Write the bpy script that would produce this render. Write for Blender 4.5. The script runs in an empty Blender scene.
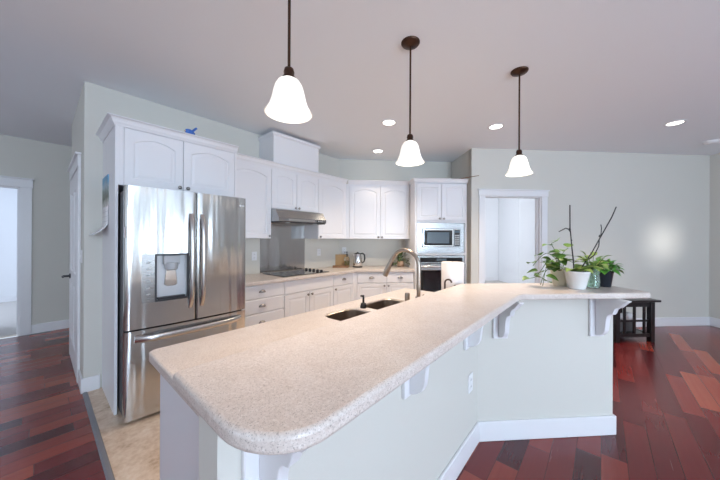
import bpy, bmesh, math, random
from mathutils import Vector, Matrix
random.seed(7)
S = bpy.context.scene
COL = S.collection
R = math.radians
Q = 2 ** -.5

def Bp(u, v, z=0.0):            # the far wall and the dining side stand at 45 degrees to the fridge wall
    return (Q * (u + v), Q * (v - u), z)

# ---------------------------------------------------------------- camera
cam = bpy.data.cameras.new('camera')
cam_o = bpy.data.objects.new('camera', cam)
COL.objects.link(cam_o)
F_PX = 278.386
cam.sensor_fit = 'HORIZONTAL'
cam.sensor_width = 36.0
cam.lens = F_PX / 720 * 36.0
cam.shift_x = -(363.2 - 360) / 720
cam.shift_y = (238.976 - 240) / 720
cam.clip_start = 0.05
cam_o.matrix_world = (Matrix.Translation((0, 0, 1.384)) @ Matrix.Rotation(R(40.635 - 90), 4, 'Z')
                      @ Matrix.Rotation(R(90), 4, 'X') @ Matrix.Rotation(0.005, 4, 'Z'))
S.camera = cam_o

# ---------------------------------------------------------------- world, exposure, daylight
w = bpy.data.worlds.new('world')
S.world = w
w.use_nodes = True
bg = w.node_tree.nodes['Background']
bg.inputs[0].default_value = (0.80, 0.90, 1.0, 1)
bg.inputs[1].default_value = 1.2
S.view_settings.view_transform = 'Standard'
S.view_settings.look = 'None'
S.view_settings.gamma = 1.0
S.view_settings.use_curve_mapping = False
S.view_settings.exposure = 0.33

def area(name, loc, direction, sx, sy, power, col=(1, 1, 1)):
    l = bpy.data.lights.new(name, 'AREA')
    l.shape = 'RECTANGLE'
    l.size, l.size_y, l.energy, l.color = sx, sy, power, col
    o = bpy.data.objects.new(name, l)
    COL.objects.link(o)
    o.location = loc
    o.rotation_euler = Vector(direction).to_track_quat('-Z', 'Z').to_euler()
    return o

DAY = (0.655, 0.82, 1.0)
UPV = Vector((0, 0, .8))                     # upward tilt added to the window lamps to brighten the ceiling
area('daylight_rear_window', Bp(2.55, -4.35, 1.45), Vector(Bp(0, 1)) + UPV, 1.7, 2.0, 262, DAY)
area('daylight_side_window', Bp(5.85, -2.95, 1.45), Vector(Bp(-1, 0)) + UPV, .9, 2.0, 48, DAY)
area('daylight_side_window', Bp(5.85, -1.55, 1.45), Vector(Bp(-1, 0)) + UPV, .7, 2.0, 40, DAY)
area('daylight_left_window', (-3.85, 0.6, 1.45), Vector((1, 0, 0)) + UPV, 2.2, 2.0, 9, DAY)
area('daylight_left_window', (-3.85, 4.2, 1.45), Vector((1, 0, 0)) + UPV * 2, 2.2, 2.0, 9, (.5, .7, 1.0))
area('bedroom_fill_lamp', (-2.9, 8.4, 1.5), (1, -.5, 0), 1.8, 1.8, 50, (.64, .76, 1.0))  # unseen lamp added inside the bedroom to brighten it, no window built there
area('study_fill_lamp', Bp(3.0, 5.2, 2.3), Bp(.2, 1, -.3), 1.4, .8, 84, (.84, .90, 1.0))  # added lamp hung out of view behind the far wall, whitens the study
# spot lamp added to throw a soft bright patch on the far wall
sl = bpy.data.lights.new('wall_patch_spot', 'SPOT')
sl.energy, sl.color, sl.spot_size, sl.spot_blend, sl.shadow_soft_size = 620, (1.0, .98, .95), R(8), 1.0, .25
so = bpy.data.objects.new('wall_patch_spot', sl)
COL.objects.link(so)
so.location = Bp(5.7, -1.5, 1.9)
so.rotation_euler = (Vector(Bp(5.16, 4.114, 1.36)) - so.location).to_track_quat('-Z', 'Y').to_euler()

# ---------------------------------------------------------------- materials
def mat(name, col, rough=.5, metal=0.0, spec=.5, coat=0.0, emit=None, estr=0.0, trans=0.0, ior=1.45, alpha=1.0):
    m = bpy.data.materials.new(name)
    m.use_nodes = True
    b = m.node_tree.nodes['Principled BSDF']
    b.inputs['Base Color'].default_value = (*col, 1)
    b.inputs['Roughness'].default_value = rough
    b.inputs['Metallic'].default_value = metal
    b.inputs['Specular IOR Level'].default_value = spec
    b.inputs['Coat Weight'].default_value = coat
    b.inputs['Transmission Weight'].default_value = trans
    b.inputs['IOR'].default_value = ior
    if emit:
        b.inputs['Emission Color'].default_value = (*emit, 1)
        b.inputs['Emission Strength'].default_value = estr
    return m

class G:                                     # tiny node-graph helper
    def __init__(s, m):
        s.m, s.t = m, m.node_tree
        s.b = s.t.nodes['Principled BSDF']
    def n(s, kind, **kw):
        nd = s.t.nodes.new(kind)
        for k, v in kw.items():
            setattr(nd, k, v)
        return nd
    def l(s, a, b):
        s.t.links.new(a, b)
    def math(s, op, a, b=None, c=None):
        nd = s.n('ShaderNodeMath', operation=op)
        for i, v in enumerate((a, b, c)):
            if v is None: continue
            if isinstance(v, (int, float)): nd.inputs[i].default_value = v
            else: s.l(v, nd.inputs[i])
        return nd.outputs[0]
    def ramp(s, fac, stops, interp='LINEAR'):
        nd = s.n('ShaderNodeValToRGB')
        e = nd.color_ramp.elements
        nd.color_ramp.interpolation = interp
        while len(e) < len(stops): e.new(.5)
        for i, (p, c) in enumerate(stops):
            e[i].position = p
            e[i].color = (*c, 1)
        s.l(fac, nd.inputs[0])
        return nd.outputs[0]
    def noise(s, vec, scale, detail=3, rough=.5):
        nd = s.n('ShaderNodeTexNoise')
        nd.inputs['Scale'].default_value = scale
        nd.inputs['Detail'].default_value = detail
        nd.inputs['Roughness'].default_value = rough
        if vec is not None: s.l(vec, nd.inputs['Vector'])
        return nd.outputs['Fac']
    def bump(s, h, strength, dist=.01):
        nd = s.n('ShaderNodeBump')
        nd.inputs['Strength'].default_value = strength
        nd.inputs['Distance'].default_value = dist
        s.l(h, nd.inputs['Height'])
        s.l(nd.outputs[0], s.b.inputs['Normal'])

def wood_floor():
    m = mat('cherry_planks', (.2, .04, .03), .22, spec=.5, coat=.2)
    m.node_tree.nodes['Principled BSDF'].inputs['Coat Roughness'].default_value = .24
    g = G(m)
    tc = g.n('ShaderNodeTexCoord')
    sp = g.n('ShaderNodeSeparateXYZ')
    g.l(tc.outputs['Object'], sp.inputs[0])
    x, y = sp.outputs[0], sp.outputs[1]
    W, L = .125, .85
    ry = g.math('DIVIDE', y, W)
    row = g.math('FLOOR', ry)
    wn = g.n('ShaderNodeTexWhiteNoise', noise_dimensions='1D')
    g.l(row, wn.inputs['W'])
    rx = g.math('ADD', g.math('DIVIDE', x, L), g.math('MULTIPLY', wn.outputs[0], 7.3))
    colm = g.math('FLOOR', rx)
    cb = g.n('ShaderNodeCombineXYZ')
    g.l(row, cb.inputs[0]); g.l(colm, cb.inputs[1])
    wn2 = g.n('ShaderNodeTexWhiteNoise', noise_dimensions='2D')
    g.l(cb.outputs[0], wn2.inputs['Vector'])
    mp = g.n('ShaderNodeCombineXYZ')
    g.l(g.math('MULTIPLY', x, 1.6), mp.inputs[0])
    g.l(g.math('MULTIPLY', y, 38), mp.inputs[1])
    g.l(g.math('MULTIPLY', wn2.outputs[0], 50), mp.inputs[2])
    grain = g.noise(mp.outputs[0], 1.0, 4, .6)
    fac = g.math('ADD', g.math('MULTIPLY', wn2.outputs[0], .84), g.math('MULTIPLY', grain, .15))
    c = g.ramp(fac, [(0.05, (.060, .006, .009)), (.30, (.130, .012, .014)), (.55, (.195, .022, .019)), (.80, (.310, .055, .035)), (1.0, (.430, .120, .068))])
    fy = g.math('FRACT', ry); fx = g.math('FRACT', rx)
    ey = g.math('MINIMUM', fy, g.math('SUBTRACT', 1, fy))
    ex = g.math('MULTIPLY', g.math('MINIMUM', fx, g.math('SUBTRACT', 1, fx)), L / W)
    e = g.math('MINIMUM', ex, ey)
    seam = g.math('SUBTRACT', 1, g.math('MINIMUM', 1, g.math('DIVIDE', e, .024)))
    mx = g.n('ShaderNodeMix', data_type='RGBA')
    g.l(g.math('MULTIPLY', seam, .85), mx.inputs['Factor'])
    g.l(c, mx.inputs['A']); mx.inputs['B'].default_value = (.03, .008, .007, 1)
    g.l(mx.outputs['Result'], g.b.inputs['Base Color'])
    rg = g.math('ADD', g.math('MULTIPLY', grain, .16), .16)
    g.l(rg, g.b.inputs['Roughness'])
    g.bump(g.math('SUBTRACT', g.math('MULTIPLY', grain, .12), seam), .25, .002)
    return m

def stone_vinyl():
    m = mat('stone_vinyl', (.6, .45, .34), .4)
    g = G(m)
    tc = g.n('ShaderNodeTexCoord')
    n1 = g.noise(tc.outputs['Object'], 7, 6, .65)
    n2 = g.noise(tc.outputs['Object'], 34, 4, .6)
    f = g.math('ADD', g.math('MULTIPLY', n1, .65), g.math('MULTIPLY', n2, .35))
    c = g.ramp(f, [(.32, (.42, .28, .18)), (.44, (.62, .46, .33)), (.56, (.73, .58, .45)), (.68, (.80, .69, .58))])
    g.l(c, g.b.inputs['Base Color'])
    return m

def laminate():
    m = mat('speckled_laminate', (.7, .62, .56), .28)
    g = G(m)
    tc = g.n('ShaderNodeTexCoord')
    n1 = g.noise(tc.outputs['Object'], 150, 3, .7)
    n2 = g.noise(tc.outputs['Object'], 14, 3, .5)
    n3 = g.noise(tc.outputs['Object'], 330, 2, .6)
    c = g.ramp(n1, [(.27, (.46, .39, .35)), (.38, (.665, .59, .54)), (.55, (.725, .65, .60)), (.72, (.82, .77, .735))])
    c2 = g.ramp(n3, [(.33, (.42, .39, .38)), (.43, (1, 1, 1))])
    c3 = g.ramp(n2, [(.3, (.93, .91, .89)), (.7, (1, 1, 1))])
    a = g.n('ShaderNodeMix', data_type='RGBA', blend_type='MULTIPLY'); a.inputs['Factor'].default_value = .8
    g.l(c, a.inputs['A']); g.l(c2, a.inputs['B'])
    b = g.n('ShaderNodeMix', data_type='RGBA', blend_type='MULTIPLY'); b.inputs['Factor'].default_value = 1
    g.l(a.outputs['Result'], b.inputs['A']); g.l(c3, b.inputs['B'])
    g.l(b.outputs['Result'], g.b.inputs['Base Color'])
    return m

def brushed(name, col, rough, vertical=True):
    m = mat(name, col, rough, 1.0)
    g = G(m)
    tc = g.n('ShaderNodeTexCoord')
    mp = g.n('ShaderNodeMapping')
    mp.inputs['Scale'].default_value = (170, 170, 1.5) if vertical else (2, 170, 170)
    g.l(tc.outputs['Object'], mp.inputs[0])
    n = g.noise(mp.outputs[0], 1.0, 3, .6)
    g.l(g.math('ADD', g.math('MULTIPLY', n, .14), rough - .07), g.b.inputs['Roughness'])
    if vertical:
        mp2 = g.n('ShaderNodeMapping'); mp2.inputs['Scale'].default_value = (7, 7, .7)
        g.l(tc.outputs['Object'], mp2.inputs[0])
        wv = g.noise(mp2.outputs[0], 1.0, 2, .5)
        g.bump(g.math('ADD', g.math('MULTIPLY', n, .004), wv), .5, .03)
    else: g.bump(n, .05, .001)
    return m

def wall_paint(name, col):
    m = mat(name, col, .75, spec=.3)
    g = G(m)
    tc = g.n('ShaderNodeTexCoord')
    g.bump(g.noise(tc.outputs['Object'], 90, 3, .6), .12, .003)
    return m

M = dict(
    floor=wood_floor(), vinyl=stone_vinyl(), laminate=laminate(),
    wall=wall_paint('sage_grey_wall_paint', (.66, .645, .595)),
    ceil=wall_paint('ceiling_paint', (.87, .895, .93)),
    trim=mat('white_trim_paint', (.80, .80, .82), .35),
    white=mat('white_cabinet_paint', (.80, .80, .83), .32),
    inside=mat('cabinet_shadow_gap', (.25, .24, .24), .8),
    steel=brushed('brushed_stainless', (.56, .555, .55), .17),
    hsteel=brushed('brushed_stainless_horizontal', (.38, .38, .38), .26, False),
    chrome=mat('polished_steel', (.75, .74, .73), .16, 1),
    handle=mat('satin_steel', (.58, .57, .56), .27, 1),
    nickel=mat('brushed_nickel', (.40, .34, .29), .3, 1),
    pewter=mat('pewter', (.33, .31, .30), .32, 1),
    bronze=mat('oil_rubbed_bronze', (.075, .040, .026), .38, .85),
    black=mat('black_plastic', (.012, .012, .013), .35),
    darkgrey=mat('dark_grey_metal', (.06, .06, .065), .45, .4),
    glassblack=mat('black_ceramic_glass', (.008, .008, .010), .06, coat=.3),
    screen=mat('microwave_window', (.10, .14, .18), .14),
    grey=mat('grey_plastic', (.45, .46, .48), .4),
    lightgrey=mat('pale_grey_plastic', (.68, .69, .71), .35),
    plate=mat('white_plastic', (.82, .82, .83), .4),
    shade=mat('opal_glass', (.9, .88, .84), .35, emit=(1.0, .93, .82), estr=.62),
    bulb=mat('lamp_disc', (1, 1, 1), .4, emit=(1.0, .96, .90), estr=4.0),
    blackwood=mat('black_stained_wood', (.016, .012, .012), .28),
    pot_white=mat('white_glazed_pot', (.82, .81, .79), .25),
    pot_cream=mat('cream_glazed_pot', (.72, .68, .55), .35),
    pot_black=mat('black_nursery_pot', (.014, .018, .026), .35),
    soil=mat('potting_bark', (.06, .035, .02), .9),
    leaf=mat('green_leaf', (.11, .22, .035), .38),
    leaf_light=mat('pale_green_leaf', (.27, .40, .10), .38),
    leaf_bright=mat('bright_green_leaf', (.12, .36, .05), .4),
    leaf_dark=mat('olive_leaf', (.07, .10, .03), .45),
    stem=mat('dark_plant_stem', (.035, .030, .028), .6),
    stem_green=mat('green_plant_stem', (.10, .16, .05), .5),
    glass=mat('green_tinted_glass', (.75, .95, .85), .04, trans=.9),
    clear=mat('clear_glass', (.95, .97, .95), .03, trans=.95),
    oil=mat('amber_oil', (.45, .34, .06), .1, trans=.4),
    board=mat('maple_board', (.52, .34, .17), .5),
    board_dark=mat('dark_board', (.25, .13, .06), .5),
    terracotta=mat('tan_pottery', (.55, .36, .24), .6),
    towel=mat('white_cotton_towel', (.84, .80, .79), .9),
    blue=mat('blue_glazed_ceramic', (.05, .16, .55), .25),
    paper=mat('white_paper', (.82, .80, .80), .7),
    rubber=mat('grey_vinyl_strip', (.22, .22, .24), .4),
    carpet=mat('pale_carpet', (.58, .55, .52), .95),
    roomwhite=wall_paint('white_wall_paint', (.80, .81, .83)),
    wicker=mat('dark_grey_bundle', (.10, .09, .09), .7),
)

# ---------------------------------------------------------------- mesh helpers
def new_bm():
    return bmesh.new()

def box(bm, x0, x1, y0, y1, z0, z1):
    v = [bm.verts.new(p) for p in ((x0, y0, z0), (x1, y0, z0), (x1, y1, z0), (x0, y1, z0), (x0, y0, z1), (x1, y0, z1), (x1, y1, z1), (x0, y1, z1))]
    for f in ((3, 2, 1, 0), (4, 5, 6, 7), (0, 1, 5, 4), (1, 2, 6, 5), (2, 3, 7, 6), (3, 0, 4, 7)):
        bm.faces.new([v[i] for i in f])
    return bm

def prism(bm, pts, a0, a1, axis='z'):        # extrude a closed outline; axis 'z': (x,y), 'x': (y,z), 'y': (x,z)
    def P(p, a):
        return {'z': (p[0], p[1], a), 'x': (a, p[0], p[1]), 'y': (p[0], a, p[1])}[axis]
    lo = [bm.verts.new(P(p, a0)) for p in pts]
    hi = [bm.verts.new(P(p, a1)) for p in pts]
    n = len(pts)
    bm.faces.new(lo[::-1]); bm.faces.new(hi)
    for i in range(n):
        bm.faces.new((lo[i], lo[(i + 1) % n], hi[(i + 1) % n], hi[i]))
    return bm

def rings(bm, rr, cap0=True, cap1=True, closed=False):
    vs = [[bm.verts.new(p) for p in r] for r in rr]
    n = len(vs[0])
    for a, b in zip(vs, vs[1:]):
        for i in range(n):
            bm.faces.new((a[i], a[(i + 1) % n], b[(i + 1) % n], b[i]))
    if cap0: bm.faces.new(vs[0][::-1])
    if cap1: bm.faces.new(vs[-1])
    return vs

def lathe(bm, prof, c=(0, 0, 0), seg=24, axis='z', cap=True):
    rr = []
    for r, h in prof:
        ring = []
        for k in range(seg):
            a = 2 * math.pi * k / seg
            p = (r * math.cos(a), r * math.sin(a), h)
            if axis == 'y': p = (p[0], h, p[1])
            if axis == 'x': p = (h, p[0], p[1])
            ring.append((c[0] + p[0], c[1] + p[1], c[2] + p[2]))
        rr.append(ring)
    rings(bm, rr, cap, cap)
    return bm

def tube(bm, pts, r, seg=10, cap=True):
    pts = [Vector(p) for p in pts]
    rad = r if isinstance(r, (list, tuple)) else [r] * len(pts)
    rr = []
    up = None
    for i, p in enumerate(pts):
        d = (pts[min(i + 1, len(pts) - 1)] - pts[max(i - 1, 0)]).normalized()
        if up is None:
            up = Vector((0, 0, 1)) if abs(d.z) < .9 else Vector((1, 0, 0))
        s = d.cross(up).normalized()
        up = s.cross(d).normalized()
        rr.append([p + (s * math.cos(2 * math.pi * k / seg) + up * math.sin(2 * math.pi * k / seg)) * rad[i] for k in range(seg)])
    rings(bm, rr, cap, cap)
    return bm

def rrect(x0, x1, y0, y1, r, k=5):           # rounded rectangle outline, counter-clockwise
    out = []
    for cx, cy, a0 in ((x1 - r, y0 + r, -90), (x1 - r, y1 - r, 0), (x0 + r, y1 - r, 90), (x0 + r, y0 + r, 180)):
        for i in range(k + 1):
            a = R(a0 + 90 * i / k)
            out.append((cx + r * math.cos(a), cy + r * math.sin(a)))
    return out

def obj(name, bm, m, parent=None, bevel=0, seg=2, smooth=False, label=None, angle=40, loc=None, rz=None, solid=0, subd=0):
    bmesh.ops.recalc_face_normals(bm, faces=bm.faces)
    me = bpy.data.meshes.new(name)
    bm.to_mesh(me); bm.free()
    me.materials.append(m)
    o = bpy.data.objects.new(name, me)
    COL.objects.link(o)
    if parent: o.parent = parent
    if loc: o.location = loc
    if rz is not None: o.rotation_euler.z = rz
    if solid:
        s = o.modifiers.new('solid', 'SOLIDIFY'); s.thickness = solid
    if bevel:
        b = o.modifiers.new('bevel', 'BEVEL')
        b.width = bevel; b.segments = seg; b.limit_method = 'ANGLE'; b.angle_limit = R(angle)
    if subd:
        s = o.modifiers.new('subd', 'SUBSURF'); s.levels = subd; s.render_levels = subd
    if smooth or bevel:
        for p in me.polygons: p.use_smooth = True
        me.set_sharp_from_angle(angle=R(35 if not smooth else 60))
    if label: o['label'] = label
    return o

def bx(name, x0, x1, y0, y1, z0, z1, m, parent=None, bevel=0, **k):
    return obj(name, box(new_bm(), x0, x1, y0, y1, z0, z1), m, parent, bevel, **k)

def tag(o, label, cat, group=None):
    o['label'] = label; o['category'] = cat
    if group: o['group'] = group
    return o

def thing(name, label, cat, loc=(0, 0, 0), rz=0, group=None):
    o = bpy.data.objects.new(name, None)
    o.empty_display_size = .1
    COL.objects.link(o)
    o.location = loc; o.rotation_euler.z = rz
    return tag(o, label, cat, group)

def struct(o):
    o['kind'] = 'structure'
    return o

RB = R(-45)                                   # turn of everything that follows the far wall
def bthing(name, label, cat, u, v, z=0, group=None, rz=0):
    return thing(name, label, cat, Bp(u, v, z), RB + rz, group)

def copy_tree(o, parent=None):
    c = o.copy(); COL.objects.link(c)
    if parent: c.parent = parent
    for ch in list(o.children): copy_tree(ch, c)
    return c

def Bpoly(pts):
    return [Bp(u, v)[:2] for u, v in pts]

def sbox(name, x0, x1, y0, y1, z0, z1, m, bevel=0):
    return struct(bx(name, x0, x1, y0, y1, z0, z1, m, None, bevel))

def sboxB(name, u0, u1, v0, v1, z0, z1, m, bevel=0):
    return struct(obj(name, box(new_bm(), u0, u1, v0, v1, z0, z1), m, None, bevel, rz=RB))

# ================================================================ the setting
CZ = 2.78
WA, WBK, WF, UR = 3.50, 4.90, 4.114, 6.0      # fridge wall, short kitchen wall, far wall, right wall
fl = bx('floor', -4.2, 10.5, -9.5, 6.2, -.1, 0, M['floor']); struct(fl)
tile = prism(new_bm(), [(.285, WA), (.285, .70), (2.0, .70)] + Bpoly([(1.9, 1.90), (1.97, 4.2), (1.97, WBK)]) + [(WBK / Q - WA, WA)], 0.0, .004)
struct(obj('floor_kitchen', tile, M['vinyl']))
struct(obj('trim_1', prism(new_bm(), [(.255, 0), (.292, 0), (.283, .011), (.264, .011)], .30, WA - .02, 'y'), M['rubber']))
bm = prism(new_bm(), [(-4.2, -9.5), (10.5, -9.5), (10.5, 6.4), (6, 12), (-4.2, 11)], CZ, CZ + .12)
struct(obj('ceiling', bm, M['ceil']))

sbox('wall_kitchen', .26, WBK / Q - WA + .05, WA, WA + .12, 0, CZ, M['wall'], .006)
sboxB('wall_corner', -.12, 2.10, WBK, WBK + .11, 0, CZ, M['wall'])
sboxB('wall_stub', 1.97, 2.08, WF + .001, WBK, 0, CZ, M['wall'])
# far wall with its doorway
DU0, DU1, DZ = 2.180, 3.090, 2.055
bm = new_bm()
box(bm, 1.97, DU0, WF, WF + .115, 0, CZ); box(bm, DU1, UR, WF, WF + .115, 0, CZ); box(bm, DU0, DU1, WF, WF + .115, DZ, CZ)
struct(obj('wall_far', bm, M['wall'], rz=RB))
def casing_profile(name, u0, u1, z1, face, m=M['trim'], b_frame=True, wd=.105, hd=.115):
    bm = new_bm()
    box(bm, u0 - wd, u0, face - .02, face, 0, z1); box(bm, u1, u1 + wd, face - .02, face, 0, z1)
    box(bm, u0 - wd - .01, u1 + wd + .01, face - .024, face, z1, z1 + hd)
    box(bm, u0 - wd - .02, u1 + wd + .02, face - .038, face, z1 + hd, z1 + hd + .018)
    box(bm, u0 - .001, u0 + .014, face, face + .117, 0, z1); box(bm, u1 - .014, u1 + .001, face, face + .117, 0, z1)
    box(bm, u0, u1, face, face + .117, z1 - .014, z1)
    box(bm, u1 - .03, u1 - .014, face + .05, face + .075, 0, z1 - .014); box(bm, u0 + .014, u0 + .03, face + .05, face + .075, 0, z1 - .014)
    return struct(obj(name, bm, m, None, .003, rz=RB if b_frame else 0))
casing_profile('trim_2', DU0, DU1, DZ, WF, hd=.085, wd=.095)
# the room seen through the far doorway
sboxB('floor_study', 1.0, 7.0, WF + .116, 9.2, -.02, .012, M['carpet'])
sboxB('wall_study', 1.0, 7.0, 9.0, 9.1, 0, CZ, M['roomwhite'])
sboxB('baseboard_study', 1.0, 7.0, 8.985, 9.0, .012, .15, M['trim'])
sboxB('wall_study_side', 5.9, 6.0, WF + .12, 9.0, 0, CZ, M['roomwhite'])
sboxB('wall_study_left', 1.0, 1.1, WF + 1.0, 9.0, 0, CZ, M['roomwhite'])
sboxB('wall_study_pier', 5.25, 5.9, 7.9, 8.98, 0, CZ, M['roomwhite'])
# right wall with a window beside the camera's side of the room, rear and left walls with windows
def wall_with_window(name, a0, a1, wins, z0, z1, mk):
    bm = new_bm(); x = a0
    for (p, q) in wins:
        mk(bm, x, p, 0, CZ); mk(bm, p, q, 0, z0); mk(bm, p, q, z1, CZ); x = q
    mk(bm, x, a1, 0, CZ)
    return bm
struct(obj('wall_right', wall_with_window('', -4.5, WF + .115, [(-3.4, -2.5), (-1.9, -1.2)], .4, 2.5, lambda b, p, q, a, c: box(b, UR, UR + .12, p, q, a, c)), M['wall'], rz=RB))
struct(obj('wall_rear', wall_with_window('', -1.3, UR, [(1.6, 3.5)], .4, 2.5, lambda b, p, q, a, c: box(b, p, q, -4.62, -4.5, a, c)), M['wall'], rz=RB))
struct(obj('wall_left', wall_with_window('', -2.5, 6.2, [(-.5, 1.7), (3.1, 5.3)], .4, 2.5, lambda b, p, q, a, c: box(b, -4.12, -4.0, p, q, a, c)), M['wall']))
def win_frame(name, a0, a1, z0, z1, mk):
    bm = new_bm(); t = .05
    for (p, q, r, s) in ((a0, a0 + t, z0, z1), (a1 - t, a1, z0, z1), (a0, a1, z0, z0 + t), (a0, a1, z1 - t, z1), ((a0 + a1) / 2 - .02, (a0 + a1) / 2 + .02, z0, z1)):
        mk(bm, p, q, r, s)
    return bm
for i, (a0, a1) in enumerate(((1.6, 3.5),)):
    struct(obj('window_%d' % (i + 1), win_frame('', a0, a1, .4, 2.5, lambda b, p, q, r, s: box(b, p, q, -4.6, -4.54, r, s)), M['trim'], rz=RB))
for i, (a0, a1) in enumerate(((-3.4, -2.5), (-1.9, -1.2))):
    struct(obj('window_%d' % (i + 2), win_frame('', a0, a1, .4, 2.5, lambda b, p, q, r, s: box(b, 6.04, 6.1, p, q, r, s)), M['trim'], rz=RB))
for i, (a0, a1) in enumerate(((-.5, 1.7), (3.1, 5.3))):
    struct(obj('window_%d' % (i + 4), win_frame('', a0, a1, .4, 2.5, lambda b, p, q, r, s: box(b, -4.1, -4.04, p, q, r, s)), M['trim']))
# hall
HX = .26
bm = new_bm()
DY0, DY1 = 3.86, 4.74
box(bm, HX, HX + .12, WA + .12, DY0, 0, CZ); box(bm, HX, HX + .12, DY1, 4.98, 0, CZ); box(bm, HX, HX + .12, DY0, DY1, 2.06, CZ)
struct(obj('wall_hall', bm, M['wall']))
sbox('wall_hall_return', HX + .12, 3.2, 4.86, 4.98, 0, CZ, M['wall'])
OX0, OX1, OZ = -1.02, -.17, 2.085
bm = new_bm(); HB = 6.2
box(bm, -4, OX0, HB, HB + .12, 0, CZ); box(bm, OX1, 3.2, HB, HB + .12, 0, CZ); box(bm, OX0, OX1, HB, HB + .12, OZ, CZ)
struct(obj('wall_hall_back', bm, M['wall']))
casing_profile('trim_3', OX0, OX1, OZ, HB, b_frame=False)
# bedroom beyond the hall opening
sbox('floor_bedroom', -4, 2, HB + .118, 10, -.02, .01, M['carpet'])
sbox('wall_bedroom', -4, 2, 9.6, 9.7, 0, CZ, M['roomwhite'])
sbox('wall_bedroom_side', .4, .5, HB + .12, 9.6, 0, CZ, M['roomwhite'])
sbox('baseboard_bedroom', -4, .4, 9.585, 9.6, .01, .14, M['trim'])
# skirtings
def base_profile(x0, x1, y, h=.13, t=.015):   # along x, face towards -y
    return box(new_bm(), x0, x1, y - t, y, 0, h)
struct(obj('baseboard_kitchen', box(box(new_bm(), HX - .015, .37, WA - .015, WA, 0, .13), HX - .015, HX, WA, DY0 - .10, 0, .13), M['trim'], None, .004))
struct(obj('baseboard_hall', base_profile(OX1 + .105, 3.2, HB), M['trim'], None, .004))
struct(obj('baseboard_far', box(box(new_bm(), DU1 + .105, UR, WF - .015, WF, 0, .14), 1.985, DU0 - .105, WF - .015, WF, 0, .14), M['trim'], None, .004, rz=RB))
struct(obj('baseboard_right', box(new_bm(), UR - .015, UR, -4.5, WF - .015, 0, .14), M['trim'], None, .004, rz=RB))

# hall door (door_1) in its casing on the wall beside the kitchen
bm = new_bm()
box(bm, HX - .02, HX, DY0 - .09, DY0, 0, 2.06); box(bm, HX - .02, HX, DY1, DY1 + .09, 0, 2.06)
box(bm, HX - .024, HX, DY0 - .10, DY1 + .10, 2.06, 2.17); box(bm, HX - .042, HX, DY0 - .12, DY1 + .12, 2.17, 2.19)
box(bm, HX, HX + .12, DY0, DY0 + .014, 0, 2.06); box(bm, HX, HX + .12, DY1 - .014, DY1, 0, 2.06); box(bm, HX, HX + .12, DY0, DY1, 2.046, 2.06)
struct(obj('trim_4', bm, M['trim'], None, .003))

def panel_rings(w, h, margins, arch, y0, t):  # six-panel style door leaf: y0 front face, panels sunk
    pass

def panelled_leaf(bm, w, h, panels, t=.04):
    """slab x 0..w, z 0..h, y 0..t with sunk panels on both faces"""
    xs = sorted({0, w, *[p[0] for p in panels], *[p[1] for p in panels]})
    zs = sorted({0, h, *[p[2] for p in panels], *[p[3] for p in panels]})
    def inside(a, b, c, d):
        for p in panels:
            if a >= p[0] - 1e-6 and b <= p[1] + 1e-6 and c >= p[2] - 1e-6 and d <= p[3] + 1e-6: return True
        return False
    for side in (0, 1):
        y = 0 if side == 0 else t
        s = 1 if side == 0 else -1
        for i in range(len(xs) - 1):
            for j in range(len(zs) - 1):
                if inside(xs[i], xs[i + 1], zs[j], zs[j + 1]): continue
                bm.faces.new([bm.verts.new(p) for p in ((xs[i], y, zs[j]), (xs[i + 1], y, zs[j]), (xs[i + 1], y, zs[j + 1]), (xs[i], y, zs[j + 1]))])
        for (a, b, c, d) in panels:
            def rg(k, yy): return [(a + k, yy, c + k), (b - k, yy, c + k), (b - k, yy, d - k), (a + k, yy, d - k)]
            rings(bm, [rg(0, y), rg(.012, y + s * .010), rg(.045, y + s * .010), rg(.07, y + s * .003)], False, True)
    for (p, q) in (((0, 0), (w, 0)), ((w, 0), (w, h)), ((w, h), (0, h)), ((0, h), (0, 0))):
        bm.faces.new([bm.verts.new(v) for v in ((p[0], 0, p[1]), (q[0], 0, q[1]), (q[0], t, q[1]), (p[0], t, p[1]))])
    bmesh.ops.remove_doubles(bm, verts=bm.verts, dist=1e-5)
    return bm

def lever(parent, x, z, ydir, m):
    bm = new_bm()
    lathe(bm, [(.026, 0), (.026, .008 * ydir), (.011, .010 * ydir), (.011, .05 * ydir)], (x, 0, z), 16, 'y')
    tube(bm, [(x, .05 * ydir, z), (x - .03, .055 * ydir, z), (x - .10, .055 * ydir, z)], .008, 8)
    return obj('handle', bm, m, parent, smooth=True)

d1 = bpy.data.objects.new('door_1', None); COL.objects.link(d1); struct(d1)
d1.location = (HX + .02, DY0 + .016, .012); d1.rotation_euler.z = R(90)
LW, LH = DY1 - DY0 - .032, 2.03
P6 = [(.11, LW / 2 - .05, .22, .86), (LW / 2 + .05, LW - .11, .22, .86), (.11, LW / 2 - .05, 1.0, 1.86), (LW / 2 + .05, LW - .11, 1.0, 1.86)]
obj('door_leaf', panelled_leaf(new_bm(), LW, LH, P6), M['trim'], d1)
bm = new_bm()
lathe(bm, [(.028, .04), (.028, .05), (.012, .053), (.012, .10)], (LW - .07, 0, .93), 16, 'y')
tube(bm, [(LW - .07, .10, .93), (LW - .10, .105, .93), (LW - .18, .105, .93)], .009, 8)
obj('handle', bm, M['darkgrey'], d1, smooth=True)
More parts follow.
